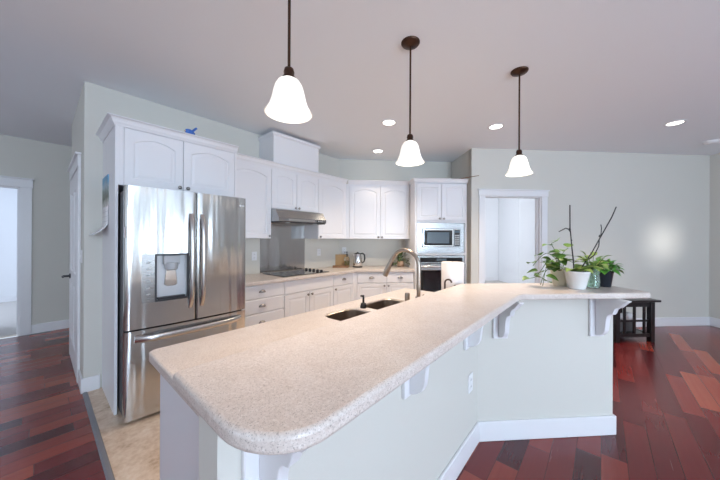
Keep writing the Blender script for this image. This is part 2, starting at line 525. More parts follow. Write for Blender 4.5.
# bedroom door standing open (door_2)
d2 = bpy.data.objects.new('door_2', None); COL.objects.link(d2); struct(d2)
d2.location = (OX0 + .02, HB + .14, .012); d2.rotation_euler.z = R(62)
LW2 = .80
P7 = [(.11, LW2 / 2 - .05, .22, .86), (LW2 / 2 + .05, LW2 - .11, .22, .86), (.11, LW2 / 2 - .05, 1.0, 1.86), (LW2 / 2 + .05, LW2 - .11, 1.0, 1.86)]
obj('door_leaf', panelled_leaf(new_bm(), LW2, LH, P7), M['trim'], d2)
bm = new_bm()
lathe(bm, [(.028, 0), (.028, -.01), (.011, -.013), (.011, -.035), (.026, -.045), (.029, -.058), (.020, -.070), (.002, -.073)], (LW2 - .06, 0, .90), 16, 'y')
obj('door_knob', bm, M['nickel'], d2, smooth=True)
# island half wall
IW = [(.26, .647), (1.85 / Q - .647, .647)] + Bpoly([(1.937, 1.85), (1.937, 1.96)]) + [(1.96 / Q - .757, .757), (.26, .757)]
BT, BTH = 1.042, .040                          # bar top height and thickness
struct(obj('wall_island', prism(new_bm(), IW, 0, BT - BTH), M['wall']))
t = .016
BI = [(.26, .647 - t), ((1.85 - t) / Q - .647 + t, .647 - t)] + Bpoly([(1.937 + t, 1.85 - t), (1.937 + t, 1.96), (1.937, 1.96), (1.937, 1.85)]) + [(1.85 / Q - .647, .647), (.26, .647)]
struct(obj('baseboard_island', prism(new_bm(), BI, 0, .135), M['trim'], None, .005))

# ================================================================ cabinet joinery
def arch_ring(w, h, m, d, arch, y, n=14):
    x0, x1, z0 = m + d, w - m - d, m + d
    zt = h - m - d
    pts = [(x0, y, z0), (x1, y, z0)]
    for i in range(n + 1):
        s = i / n
        x = x1 + (x0 - x1) * s
        pts.append((x, y, zt - arch * (2 * s - 1) ** 2))
    return pts

def cab_door(name, parent, x, z, w, h, y, arch=.05, m=.058, t=.02):
    n = 14
    bm = new_bm()
    def outer(yy, i):
        p = [(i, yy, i), (w - i, yy, i)]
        ring = arch_ring(w, h, m, 0, arch, yy, n)
        for k in range(n + 1):
            s = k / n
            p.append((w - i + (2 * i - w) * s, yy, h - i))
        return p
    rr = [outer(t, 0), outer(.003, 0), outer(0, .003), arch_ring(w, h, m, 0, arch, 0, n), arch_ring(w, h, m, .005, arch, .007, n),
          arch_ring(w, h, m, .014, arch, .007, n), arch_ring(w, h, m, .034, arch, .002, n)]
    rings(bm, rr, True, True)
    o = obj(name, bm, M['white'], parent, loc=(x, y, z))
    return o

def knob(parent, x, z):
    bm = lathe(new_bm(), [(.006, 0), (.006, -.012), (.015, -.018), (.016, -.026), (.009, -.032), (.001, -.033)], (0, 0, 0), 14, 'y')
    return obj('knob', bm, M['pewter'], parent, smooth=True, loc=(x, 0, z))

def cup_pull(parent, x, z):
    bm = new_bm(); n, k = 14, 6
    rr = []
    for i in range(k + 1):
        th = math.pi / 2 * i / k
        rr.append([(.042 * math.cos(math.pi * j / n), -.026 * math.sin(math.pi * j / n) * math.sin(th) - .001, .030 * math.sin(math.pi * j / n) * math.cos(th) - .008) for j in range(n + 1)])
    vs = [[bm.verts.new(p) for p in r] for r in rr]
    for a, b in zip(vs, vs[1:]):
        for j in range(n):
            bm.faces.new((a[j], a[j + 1], b[j + 1], b[j]))
    bmesh.ops.remove_doubles(bm, verts=bm.verts, dist=1e-5)
    return obj('cup_pull', bm, M['pewter'], parent, smooth=True, loc=(x, 0, z), solid=.003)

def drawer(parent, x0, x1, z0, z1, y, pull=True, name='drawer'):
    w, h = x1 - x0, z1 - z0
    bm = new_bm()
    def r(i, yy): return [(i, yy, i), (w - i, yy, i), (w - i, yy, h - i), (i, yy, h - i)]
    rings(bm, [r(0, .02), r(0, .007), r(.004, .004), r(.012, 0)])
    d = obj(name, bm, M['white'], parent, loc=(x0, y, z0))
    if pull: cup_pull(d, w / 2, h / 2)
    return d

def crown(parent, x0, x1, y, z0, z1, out=.045, left=None, right=None, depth=None):
    """crown moulding along the front at y, returned along the open ends"""
    prof = [(0, 0), (.010, 0), (.012, .10), (.030, .35), (.036, .55), (.62, .80), (.75, .82), (.95, .90), (1.0, .92), (1.0, 1.0), (0, 1.0)]
    h = z1 - z0
    pr = [(p[0] * out if p[0] > .05 else p[0] * .6, z0 + p[1] * h) for p in prof]
    bm = new_bm()
    n = len(pr)
    stations = []
    if left is not None: stations.append((x0, left, -1, 0))
    stations.append((x0, y, -1 if left is not None else 0, -1))
    stations.append((x1, y, 1 if right is not None else 0, -1))
    if right is not None: stations.append((x1, right, 1, 0))
    rr = [[(sx + dx * p[0], sy + dy * p[0], p[1]) for p in pr] for (sx, sy, dx, dy) in stations]
    vs = [[bm.verts.new(p) for p in r] for r in rr]
    for a, b in zip(vs, vs[1:]):
        for i in range(n):
            bm.faces.new((a[i], a[(i + 1) % n], b[(i + 1) % n], b[i]))
    bm.faces.new(vs[0]); bm.faces.new(vs[-1][::-1])
    return obj('crown_moulding', bm, M['white'], parent)

def carcass(parent, x0, x1, y0, y1, z0, z1, toe=False, name='body'):
    bm = new_bm()
    if toe:
        box(bm, x0, x1, y0, y1, z0 + .10, z1); box(bm, x0, x1, y0 + .07, y1, z0, z0 + .10)
    else:
        box(bm, x0, x1, y0, y1, z0, z1)
    return obj(name, bm, M['white'], parent)

G3 = .0025                                     # half gap between fronts
# ---- cabinet round the refrigerator
FY = 2.87
c = thing('refrigerator_cabinet', 'white cabinet over the stainless refrigerator, with tall side panels and two arched doors', 'cabinet', (.385, FY, 0))
W_ = 1.330 - .385
bx('side_panel', -.002, .018, 0, WA - FY - .002, .004, 2.26, M['white'], c, .002)
bx('side_panel', W_ - .02, W_, 0, WA - FY - .002, .004, 2.26, M['white'], c, .002)
carcass(c, .018, W_ - .02, .022, WA - FY - .002, 1.80, 2.26)
seam = .848 - .385
d = cab_door('door', c, .052, 1.803, seam - .054, .455, 0, .045, .06); knob(d, seam - .054 - .03, .03)
d = cab_door('door', c, seam + .002, 1.803, W_ - seam - .024, .455, 0, .045, .06); knob(d, .03, .03)
bx('stile', .018, .050, .002, .022, 1.80, 2.26, M['white'], c)
crown(c, -.002, W_, 0, 2.262, 2.325, .05, left=WA - FY - .002)
bx('top_panel', 0, W_, .002, WA - FY - .002, 2.26, 2.264, M['white'], c)

# ---- wall cabinets on the refrigerator wall
UY, UZ0, UZ1, CRZ = 3.16, 1.384, 2.285, 2.345
def wall_cab(name, label, x0, x1, z0, doors, frame='A', yf=UY, yw=WA, crown_left=None, crown_right=None, arch=.05, group=None, knob_low=True, u=0):
    if frame == 'A': c = thing(name, label, 'cabinet', (x0, yf, 0), 0, group)
    else: c = bthing(name, label, 'cabinet', x0, yf, 0, group)
    wd, dp = x1 - x0, yw - yf - .002
    carcass(c, 0, wd, .021, dp, z0, UZ1)
    n = len(doors); a = 0
    for i, (e0, e1, kside) in enumerate(doors):
        d = cab_door('door', c, e0 + G3, z0 + .003, e1 - e0 - 2 * G3, UZ1 - z0 - .03, 0, arch)
        dw = e1 - e0 - 2 * G3
        knob(d, .028 if kside < 0 else dw - .028, .028)
    bx('top_rail', 0, wd, .006, .021, UZ1 - .026, UZ1, M['white'], c)
    crown(c, 0, wd, .004, UZ1, CRZ, .048, left=crown_left, right=crown_right)
    bx('top_panel', 0, wd, .006, dp, UZ1, UZ1 + .004, M['white'], c)
    return c
X0, X1, X2, X3 = 1.345, 1.906, 2.672, 3.252
wall_cab('upper_cabinet', 'white wall cabinet with one arched door between the refrigerator and the range hood', X0, X1, UZ0, [(0, X1 - X0, 1)])
wall_cab('upper_cabinet', 'short white two-door cabinet directly above the stainless range hood', X1, X2, 1.765, [(0, .383, 1), (.383, X2 - X1, -1)], arch=.035)
wall_cab('upper_cabinet', 'white wall cabinet with one arched door to the right of the range hood', X2, X3, UZ0, [(0, X3 - X2 - .004, -1)])
# ---- wall cabinet on the short kitchen wall
wall_cab('upper_cabinet', 'white two-door wall cabinet with arched doors above the kettle and the small plant', .10, 1.128, UZ0, [(.02, .53, 1), (.53, 1.028, -1)], 'B', 4.57, WBK)
bx('filler', -.048, .018, .002, .021, UZ0, UZ1, M['white'], COL.objects['upper_cabinet.003'])
# ---- boxed hood duct above the short cabinet
c = thing('duct_cover', 'tall white box boxing in the duct between the hood cabinet and the ceiling', 'duct cover', (1.925, UY - .01, 0))
bx('body', 0, .735, 0, WA - UY + .008, CRZ, 2.70, M['white'], c, .003)
crown(c, 0, .735, 0, 2.69, 2.735, .022, left=WA - UY + .006, right=WA - UY + .006)
bx('top_panel', 0, .735, .0, WA - UY + .006, 2.70, 2.733, M['white'], c)

# ---- base cabinets on the refrigerator wall
BY, CT = 2.89, .914
def base_cab(label, x0, x1, frame='A', yf=BY, yw=WA, cat='cabinet', name='base_cabinet'):
    c = thing(name, label, cat, (x0, yf, .004)) if frame == 'A' else bthing(name, label, cat, x0, yf, .004)
    carcass(c, 0, x1 - x0, .021, yw - yf - .003, 0, CT - .04 - .004, True)
    return c
def base_door(c, x0, x1, z0, z1, kside):
    d = cab_door('door', c, x0 + G3, z0, x1 - x0 - 2 * G3, z1 - z0, 0, 0.0, .055)
    knob(d, .03 if kside < 0 else x1 - x0 - 2 * G3 - .03, z1 - z0 - .035)
BX = [1.346, 1.922, 2.725, 3.150]
c = base_cab('white bank of drawers with pewter cup pulls right beside the refrigerator', BX[0], BX[1], name='drawer_cabinet')
for (a, b) in ((.862, .707), (.702, .545), (.540, .34), (.335, .115)):
    drawer(c, G3, BX[1] - BX[0] - G3, b, a, 0)
c = base_cab('white base cabinet with two doors and a plain top panel under the cooktop', BX[1], BX[2])
drawer(c, G3, BX[2] - BX[1] - G3, .702, .862, 0, False, 'top_panel')
base_door(c, 0, .378, .115, .696, 1); base_door(c, .378, BX[2] - BX[1], .115, .696, -1)
c = base_cab('narrow white base cabinet with one drawer and one door between the cooktop and the corner', BX[2], BX[3])
drawer(c, G3, .425 - G3, .702, .862, 0)
base_door(c, 0, .425, .115, .696, -1)
# ---- base cabinet on the short wall
c = base_cab('white base cabinet with two drawers and two doors left of the oven', .222, 1.125, 'B', 4.27, WBK)
bx('filler', -.045, .009, 0, .02, .115, .862, M['white'], c)
drawer(c, .012, .468 - G3, .702, .862, 0); drawer(c, .468 + G3, .90, .702, .862, 0)
base_door(c, .010, .468, .115, .696, 1); base_door(c, .468, .903, .115, .696, -1)

# ---- L-shaped worktop
pts = [(1.346, 2.85), (4.24 / Q - 2.85, 2.85)] + Bpoly([(1.126, 4.24), (1.126, WBK - .002)]) + [((WBK - .002) / Q - WA + .002, WA - .002), (1.346, WA - .002)]
tag(obj('kitchen_countertop', prism(new_bm(), pts, CT - .04, CT), M['laminate'], None, .008, 3),
    'speckled beige countertop running past the cooktop and round to the oven', 'countertop')

# ---- tall oven cabinet
TU0, TU1, TV = 1.130, 1.962, 4.25
TW = TU1 - TU0
c = bthing('oven_cabinet', 'tall white cabinet with two doors above the built-in microwave and oven', 'cabinet', TU0, TV, .004)
dp = WBK - TV - .003
bx('side_panel', 0, .02, .02, dp, 0, 2.26, M['white'], c); bx('side_panel', TW - .02, TW, .02, dp, 0, 2.26, M['white'], c)
bx('back_panel', .02, TW - .02, dp - .012, dp, .02, 2.25, M['white'], c)
bx('top_box', .02, TW - .02, .022, dp - .012, 1.655, 2.26, M['white'], c)
bx('shelf', .02, TW - .02, .022, dp - .012, 1.145, 1.175, M['white'], c); bx('base_box', .02, TW - .02, .022, dp - .012, 0, .46, M['white'], c)
bm = new_bm()
box(bm, 0, .034, 0, .02, .10, 2.26); box(bm, TW - .034, TW, 0, .02, .10, 2.26)
box(bm, .034, TW - .034, 0, .02, 1.640, 1.668); box(bm, .034, TW - .034, 0, .02, 1.135, 1.165); box(bm, .034, TW - .034, 0, .02, .44, .46)
obj('face_frame', bm, M['white'], c)
for (a, b, k) in ((.02, TW / 2, 1), (TW / 2, TW - .02, -1)):
    d = cab_door('door', c, a + G3, 1.672, b - a - 2 * G3, .572, -.018, 0, .055); knob(d, (b - a - .035) if k > 0 else .03, .03)
drawer(c, .02, TW - .02, .115, .435, -.018)
crown(c, 0, TW, 0, 2.262, 2.325, .045, left=.32, right=dp)
bx('top_panel', 0, TW, .002, dp, 2.26, 2.264, M['white'], c)

# ---- built-in microwave
mw = bthing('microwave', 'stainless built-in microwave with dark window in a steel surround', 'microwave', TU0 + .036, TV, 1.169)
MW, MH = TW - .072, .468
bm = new_bm()
box(bm, 0, MW, -.012, 0, 0, .095); box(bm, 0, MW, -.012, 0, MH - .085, MH); box(bm, 0, .07, -.012, 0, .095, MH - .085); box(bm, MW - .07, MW, -.012, 0, .095, MH - .085)
obj('trim_frame', bm, M['hsteel'], mw)
bx('body', .072, MW - .072, -.006, .40, .097, MH - .087, M['darkgrey'], mw)
x0, x1, z0, z1 = .078, MW - .078, .103, MH - .093
xc = x1 - .115
bm = new_bm()
box(bm, x0, xc, -.030, -.006, z0, z0 + .02); box(bm, x0, xc, -.030, -.006, z1 - .02, z1); box(bm, x0, x0 + .022, -.030, -.006, z0 + .02, z1 - .02); box(bm, xc - .018, xc, -.030, -.006, z0 + .02, z1 - .02)
md = obj('door', bm, M['chrome'], mw, .003)
bx('window', x0 + .022, xc - .018, -.026, -.008, z0 + .02, z1 - .02, M['glassblack'], md)
bx('window_screen', x0 + .075, xc - .065, -.0275, -.026, z0 + .05, z1 - .05, M['screen'], md)
cp = bx('control_panel', xc + .003, x1, -.028, -.006, z0, z1, M['hsteel'], mw, .002)
bx('keypad', xc + .015, x1 - .012, -.030, -.028, z0 + .012, z1 - .012, M['black'], cp)
for i in range(5):
    for j in range(3):
        bx('button', xc + .024 + j * .025, xc + .043 + j * .025, -.032, -.030, z0 + .03 + i * .033, z0 + .05 + i * .033, M['grey'], cp)
bx('display', xc + .024, x1 - .02, -.032, -.030, z1 - .055, z1 - .025, M['screen'], cp)

# ---- wall oven
ov = bthing('built_in_oven', 'stainless built-in oven with black glass under the microwave', 'oven', TU0 + .036, TV, .465)
bx('body', .02, MW - .02, .003, .56, .01, .66, M['darkgrey'], ov)
cp = bx('control_panel', 0, MW, -.02, .003, .545, .668, M['hsteel'], ov, .002)
bx('glass_strip', .045, MW - .045, -.023, -.02, .563, .635, M['glassblack'], cp)
bx('display', MW / 2 - .08, MW / 2 + .08, -.0245, -.023, .58, .62, M['screen'], cp)
bm = new_bm()
box(bm, 0, MW, -.035, .003, .44, .537); box(bm, 0, MW, -.035, .003, 0, .06); box(bm, 0, .055, -.035, .003, .06, .44); box(bm, MW - .055, MW, -.035, .003, .06, .44)
od = obj('door', bm, M['hsteel'], ov, .002)
bx('glass', .055, MW - .055, -.033, .001, .06, .44, M['glassblack'], od)
bm = tube(new_bm(), [(.035, -.085, .505), (MW - .035, -.085, .505)], .013, 12)
for xx in (.07, MW - .07): tube(bm, [(xx, -.036, .505), (xx, -.08, .505)], .009, 8)
obj('handle', bm, M['chrome'], od, smooth=True)

# ---- thin brown rod lying on the oven cabinet
r = tag(obj('brown_rod', tube(new_bm(), [(0, 0, 0), (-.15, .195, 0), (-.235, .305, 0)], [.004, .006, .007], 8), M['board_dark'], None, smooth=True, loc=Bp(2.03, 4.0, 2.3375), rz=RB),
        'thin brown rod lying on the tall oven cabinet, its tip sticking out past the corner', 'rod')

# ================================================================ refrigerator
fr = thing('refrigerator', 'stainless french-door refrigerator with a water dispenser in its left door', 'refrigerator', (.408, 2.608, .004))
FW, FH = .906, 1.766
bx('body', .006, FW - .006, .09, .82, .03, FH - .03, M['darkgrey'], fr, .004)
bx('toe_grille', .02, FW - .02, .10, .14, 0, .035, M['black'], fr)
for xx in (.03, FW - .10): bx('hinge_cover', xx, xx + .07, .03, .16, FH - .028, FH + .004, M['darkgrey'], fr, .006)
def bow(x, w):                                   # gentle outward bow of the doors
    return .022 * (2 * x / w - 1) ** 2
def fridge_door(x0, x1, z0, z1, hole=None, m=M['steel'], name='door'):
    bm = new_bm()
    xs = [x0 + (x1 - x0) * i / 16 for i in range(17)]
    if hole: xs = sorted(set(xs) | {hole[0], hole[1]})
    zs = [z0, z1] if not hole else [z0, hole[2], hole[3], z1]
    wmid = FW
    def yf(x):
        y = bow(x, FW)
        e = min(x - x0, x1 - x)
        if e < .012: y += (.012 - e) ** 2 / .012 * .9
        return y
    xs = sorted(set(xs) | {x0 + .003, x0 + .007, x0 + .012, x1 - .003, x1 - .007, x1 - .012})
    g = [[bm.verts.new((x, yf(x), z)) for x in xs] for z in zs]
    for j in range(len(zs) - 1):
        for i in range(len(xs) - 1):
            if hole and zs[j] == hole[2] and xs[i] >= hole[0] - 1e-6 and xs[i + 1] <= hole[1] + 1e-6: continue
            bm.faces.new((g[j][i], g[j][i + 1], g[j + 1][i + 1], g[j + 1][i]))
    yb = .085
    bl, br, tr, tl = [bm.verts.new(p) for p in ((x0, yb, z0), (x1, yb, z0), (x1, yb, z1), (x0, yb, z1))]
    bm.faces.new((bl, tl, tr, br))
    bm.faces.new(list(g[0])[::-1] + [bl, br]) if False else bm.faces.new([bl] + list(g[0]) + [br])
    bm.faces.new([tl] + list(g[-1]) + [tr])
    bm.faces.new([bl] + [g[j][0] for j in range(len(zs))] + [tl])
    bm.faces.new([br] + [g[j][-1] for j in range(len(zs))] + [tr])
    o = obj(name, bm, m, fr, smooth=False)
    for p in o.data.polygons: p.use_smooth = True
    o.data.set_sharp_from_angle(angle=R(40))
    return o
XS = .460                                        # split between the doors
ZG = .690
hx0, hx1, hz0, hz1 = .185, .398, .895, 1.245
dl = fridge_door(.0, XS, ZG + .008, FH, (hx0, hx1, hz0, hz1))
dr = fridge_door(XS + .006, FW, ZG + .008, FH)
dz = fridge_door(.0, FW, .03, ZG - .004, None, M['steel'], 'freezer_drawer')
# dispenser: pocket, frame, nozzle, paddle, tray, touch panel
disp = bpy.data.objects.new('water_dispenser', None); COL.objects.link(disp); disp.parent = dl
bm = new_bm()
P = [(hx0, 0, hz0), (hx1, 0, hz0), (hx1, 0, hz1), (hx0, 0, hz1)]
yo = lambda x: bow(x, FW)
rings(bm, [[(p[0], yo(p[0]) + .001, p[2]) for p in P], [(hx0 + .004, .055, hz0 + .004), (hx1 - .004, .055, hz0 + .004), (hx1 - .004, .066, hz1 - .004), (hx0 + .004, .066, hz1 - .004)]], False, True)
obj('pocket', bm, M['lightgrey'], dl)
bm = new_bm(); fw = .010
def yb_(x): return bow(x, FW) - .003
for (a, b, c0, d0) in ((hx0 - fw, hx0 + .003, hz0 - fw, hz1 + fw), (hx1 - .003, hx1 + fw, hz0 - fw, hz1 + fw), (hx0, hx1, hz0 - fw, hz0 + .003), (hx0, hx1, hz1 - .003, hz1 + fw)):
    rings(bm, [[(a, yb_(a), c0), (b, yb_(b), c0), (b, yb_(b), d0), (a, yb_(a), d0)], [(a, .02, c0), (b, .02, c0), (b, .02, d0), (a, .02, d0)]])
obj('frame', bm, M['darkgrey'], dl)
xm = (hx0 + hx1) / 2
obj('nozzle_housing', lathe(box(new_bm(), xm - .055, xm + .055, .012, .06, hz1 - .075, hz1 - .006), [(.05, hz1 - .06), (.045, hz1 - .115), (.03, hz1 - .125)], (xm, .04, 0), 20), M['grey'], dl, .003)
obj('paddle', prism(new_bm(), [(xm - .034, hz1 - .125), (xm + .034, hz1 - .125), (xm + .046, hz1 - .235), (xm + .03, hz1 - .25), (xm - .03, hz1 - .25), (xm - .046, hz1 - .235)], .046, .054, 'y'), M['chrome'], dl, .002)
bx('drip_tray', hx0 + .012, hx1 - .012, .012, .056, hz0 + .004, hz0 + .018, M['darkgrey'], dl, .002)
bm = new_bm(); a, b = .095, hx0 - fw - .002
rings(bm, [[(a, yb_(a) + .002, hz0 - fw), (b, yb_(b) + .002, hz0 - fw), (b, yb_(b) + .002, hz1 + fw), (a, yb_(a) + .002, hz1 + fw)], [(a, .03, hz0 - fw), (b, .03, hz0 - fw), (b, .03, hz1 + fw), (a, .03, hz1 + fw)]])
obj('touch_panel', bm, M['hsteel'], dl)
for i in range(6):
    zz = hz0 + .05 + i * .048
    bx('touch_icon', .122, .146, yb_(.135) - .0006, yb_(.135) + .003, zz, zz + .010, M['grey'], dl)
bpy.data.objects.remove(disp)
def bar_handle(parent, p0, p1, out, r=.011, ry=.017, n=16, flat='x'):
    """flattened bar bowing out from the door between two feet"""
    bm = new_bm(); rr = []
    p0, p1 = Vector(p0), Vector(p1)
    d = (p1 - p0)
    side = Vector((1, 0, 0)) if abs(d.z) > abs(d.x) else Vector((0, 0, 1))
    for i in range(n + 1):
        s = i / n
        o = out * (1 - (2 * s - 1) ** 6) * (.82 + .18 * math.sin(math.pi * s))
        c0 = p0 + d * s + Vector((0, -o, 0))
        rr.append([c0 + side * ry * math.cos(2 * math.pi * k / 12) + Vector((0, -1, 0)) * r * math.sin(2 * math.pi * k / 12) for k in range(12)])
    rings(bm, rr)
    return obj('handle', bm, M['handle'], parent, smooth=True)
bar_handle(dl, (XS - .040, .004, .80), (XS - .040, .004, 1.585), .055)
bar_handle(dr, (XS + .046, .004, .80), (XS + .046, .004, 1.585), .055)
bar_handle(dz, (.055, .012, .625), (FW - .055, .012, .625), .060, .011, .025)
bm = lathe(new_bm(), [(.011, 0), (.011, -.002), (.009, -.003)], (FW - .060, .0175, FH - .075), 20, 'y')
bm2 = box(bm, FW - .046, FW - .022, .0165, .022, FH - .082, FH - .068)
obj('badge', bm2, M['lightgrey'], dr)
bx('energy_sticker', .001 - .0015, .001, .02, .06, 1.38, 1.46, M['paper'], dl)

# ================================================================ hood, cooktop, steel splash panel
h = thing('range_hood', 'slim stainless range hood mounted under the short cabinet over the cooktop', 'range hood', (1.905, 2.99, 1.60))
HW, HD = .768, WA - 2.99 - .003
prof = [(0, .0), (0, .045), (.075, .150), (UY - 2.99 - .006, .160), (HD, .160), (HD, .0)]
obj('body', prism(new_bm(), prof, 0, HW, 'x'), M['hsteel'], h, .003)
bx('lower_trim', .01, HW - .01, .012, HD - .01, -.012, .0, M['darkgrey'], h)
bx('filter', .05, HW / 2 - .01, .06, HD - .08, -.016, -.012, M['nickel'], h); bx('filter', HW / 2 + .01, HW - .05, .06, HD - .08, -.016, -.012, M['nickel'], h)
bx('front_light_bar', .14, .56, -.004, .0, .010, .036, M['chrome'], h)
bx('control_strip', .60, .72, -.004, .0, .010, .036, M['black'], h)
for i in range(4): bx('button', .613 + i * .026, .629 + i * .026, -.007, -.004, .016, .030, M['grey'], h)
for xx in (.16, .60): obj('lamp', lathe(new_bm(), [(.03, -.012), (.03, -.018), (.005, -.019)], (xx, .05, 0), 18), M['plate'], h)

tag(bx('splash_panel', 1.942, 2.682, WA - .006, WA - .001, CT + .001, 1.582, M['steel'], None),
    'stainless splash panel on the wall between the cooktop and the range hood', 'splash panel')
ck = thing('cooktop', 'black glass cooktop with a row of five black knobs on its right side', 'cooktop', (1.93, 2.93, CT))
obj('glass_top', prism(new_bm(), rrect(0, .76, 0, .49, .015), .0005, .008), M['glassblack'], ck, .002)
for (x, y, rr_) in ((.16, .13, .075), (.16, .36, .10), (.42, .13, .10), (.42, .36, .075)):
    bm = new_bm(); seg = 32
    rings(bm, [[((rr_ + o) * math.cos(2 * math.pi * k / seg) + x, (rr_ + o) * math.sin(2 * math.pi * k / seg) + y, z) for k in range(seg)] for o, z in ((0, .008), (0, .0086), (.003, .0086), (.003, .008))], False, False)
    obj('burner_ring', bm, M['grey'], ck)
for i in range(5):
    obj('knob', lathe(new_bm(), [(.021, .008), (.021, .012), (.018, .030), (.015, .033), (.001, .033)], (.665, .07 + i * .085, 0), 18), M['black'], ck, smooth=True)

# ---- switch and outlet plates on the kitchen walls
def plate(name, label, cat, loc, rz, kind, group=None):
    o = thing(name, label, cat, loc, rz, group)
    bx('cover_plate', -.036, .036, -.006, 0, -.058, .058, M['plate'], o, .002)
    if kind == 'outlet':
        for zz in (-.022, .022):
            r_ = obj('receptacle', prism(new_bm(), rrect(-.016, .016, zz - .014, zz + .014, .006, 3), -.009, -.006, 'y'), M['plate'], o)
            for xx in (-.006, .006): bx('slot', xx - .001, xx + .001, -.0094, -.009, zz - .005, zz + .006, M['black'], r_)
    else:
        bx('toggle', -.006, .006, -.016, -.006, -.010, .012, M['plate'], o)
    return o
plate('outlet', 'white outlet plate left of the steel splash panel, beside the refrigerator', 'outlet', (1.86, WA, 1.15), 0, 'outlet')
plate('outlet', 'white outlet plate on the wall right of the steel splash panel', 'outlet', (2.97, WA, 1.165), 0, 'outlet')
plate('outlet', 'white outlet plate on the short kitchen wall behind the glass oil bottle', 'outlet', Bp(.04, WBK, 1.18), RB, 'outlet')
plate('light_switch', 'white light switch on the hall side of the wall end, beside the hall door casing', 'light switch', (HX, 3.64, 1.21), R(-90), 'switch')
plate('outlet', 'white outlet on the side of the island half wall, low near the inner corner', 'outlet', (1.825, .647, .455), 0, 'outlet')

# ---- small things on the kitchen worktop
k = bthing('electric_kettle', 'steel electric kettle with a black handle in the corner of the kitchen counter', 'kettle', .26, 4.62, CT)
obj('base', lathe(new_bm(), [(.080, 0), (.082, .012), (.075, .022), (.001, .022)], (0, 0, 0), 28), M['black'], k, smooth=True)
bd = obj('body', lathe(new_bm(), [(.072, .022), (.078, .04), (.074, .12), (.062, .20), (.055, .222)], (0, 0, 0), 32), M['chrome'], k, smooth=True)
obj('lid', lathe(new_bm(), [(.055, .222), (.050, .232), (.018, .238), (.014, .252), (.001, .254)], (0, 0, 0), 28), M['black'], k, smooth=True)
obj('handle', tube(new_bm(), [(.050, 0, .225), (.085, 0, .232), (.115, 0, .205), (.120, 0, .15), (.112, 0, .10), (.080, 0, .07)], [.010, .012, .013, .013, .012, .010], 10), M['black'], k, smooth=True)
obj('spout', prism(new_bm(), [(-.052, .17), (-.085, .215), (-.052, .222)], -.018, .018, 'y'), M['chrome'], k, .003)
b = bthing('oil_bottle', 'glass oil bottle with a black pump top beside the kettle', 'bottle', .085, 4.70, CT)
obj('glass', lathe(new_bm(), [(.045, 0), (.048, .01), (.048, .14), (.040, .16), (.016, .175), (.016, .19)], (0, 0, 0), 24), M['clear'], b, smooth=True)
obj('oil', lathe(new_bm(), [(.043, .006), (.044, .012), (.044, .10), (.001, .10)], (0, 0, 0), 24), M['oil'], b, smooth=True)
obj('pump_top', tube(lathe(new_bm(), [(.018, .188), (.018, .21), (.006, .212), (.006, .24), (.012, .243), (.012, .255)], (0, 0, 0), 14), [(0, 0, .25), (-.045, 0, .245)], .005, 8), M['black'], b, smooth=True)
b = bthing('cutting_board', 'small wooden board leaning on the wall behind the oil bottle', 'cutting board', -.01, 4.83, CT, rz=R(-4))
obj('board', prism(new_bm(), rrect(-.12, .12, .0, .20, .02), .0, .015, 'y'), M['board'], b, .003)
b = bthing('wooden_tray', 'low wooden tray under the oil bottle in the counter corner', 'tray', -.02, 4.58, CT)
bm = box(new_bm(), -.13, .13, -.05, .05, 0, .010); box(bm, -.13, .13, -.05, -.042, .010, .032); box(bm, -.13, .13, .042, .05, .010, .032); box(bm, -.13, -.122, -.042, .042, .010, .032); box(bm, .122, .13, -.042, .042, .010, .032)
obj('tray', bm, M['board_dark'], b)

# leaves ------------------------------------------------------------
def leaf(bm, base, direction, length, width, droop=.3, heart=.25, n=6, roll=0.0):
    d = Vector(direction).normalized()
    up = Vector((0, 0, 1))
    s = d.cross(up)
    if s.length < .05: s = Vector((1, 0, 0))
    s.normalize()
    nn = s.cross(d).normalized()
    s = (Matrix.Rotation(roll, 3, d) @ s); nn = (Matrix.Rotation(roll, 3, d) @ nn)
    base = Vector(base); rows = []
    for i in range(n + 1):
        tt = i / n
        wv = width / 2 * (math.sin(math.pi * min(1, tt ** (.62 if heart else .8))) ** .8 if 0 < tt < 1 else 0)
        p = base + d * length * tt - Vector((0, 0, 1)) * droop * length * tt * tt
        rows.append((p + s * wv + nn * wv * .25, p, p - s * wv + nn * wv * .25))
    vs = [[bm.verts.new(q) for q in r] for r in rows]
    for a, b in zip(vs, vs[1:]):
        for j in range(2):
            try: bm.faces.new((a[j], a[j + 1], b[j + 1], b[j]))
            except ValueError: pass

def fix_leaf(bm):
    bmesh.ops.remove_doubles(bm, verts=bm.verts, dist=1e-5)
    bmesh.ops.dissolve_degenerate(bm, edges=bm.edges, dist=1e-6)
    return bm

rng = random.Random(3)
p = bthing('small_potted_plant', 'small dark-leaved plant in a tan pot behind the faucet, on the kitchen counter', 'potted plant', 1.0, 4.70, CT)
obj('pot', lathe(new_bm(), [(.045, 0), (.055, .01), (.062, .09), (.056, .10), (.050, .085), (.001, .085)], (0, 0, 0), 24), M['terracotta'], p, smooth=True)
bm = new_bm(); sm = new_bm()
for i in range(46):
    a = rng.uniform(0, 6.28); r_ = rng.uniform(.0, .03); el = rng.uniform(-.2, 1.3)
    st = (r_ * math.cos(a), r_ * math.sin(a), .085)
    d = Vector((math.cos(a) * math.cos(el), math.sin(a) * math.cos(el), math.sin(el)))
    tip = Vector(st) + d * rng.uniform(.06, .15)
    tip.z = max(tip.z, .02)
    tube(sm, [st, (Vector(st) + tip) / 2 + Vector((0, 0, .015)), tip], .0018, 5)
    leaf(bm, tip, d + Vector((0, 0, -.3)), rng.uniform(.05, .075), rng.uniform(.03, .045), .3)
obj('stems', sm, M['stem_green'], p); obj('leaves', fix_leaf(bm), M['leaf_dark'], p, smooth=True)

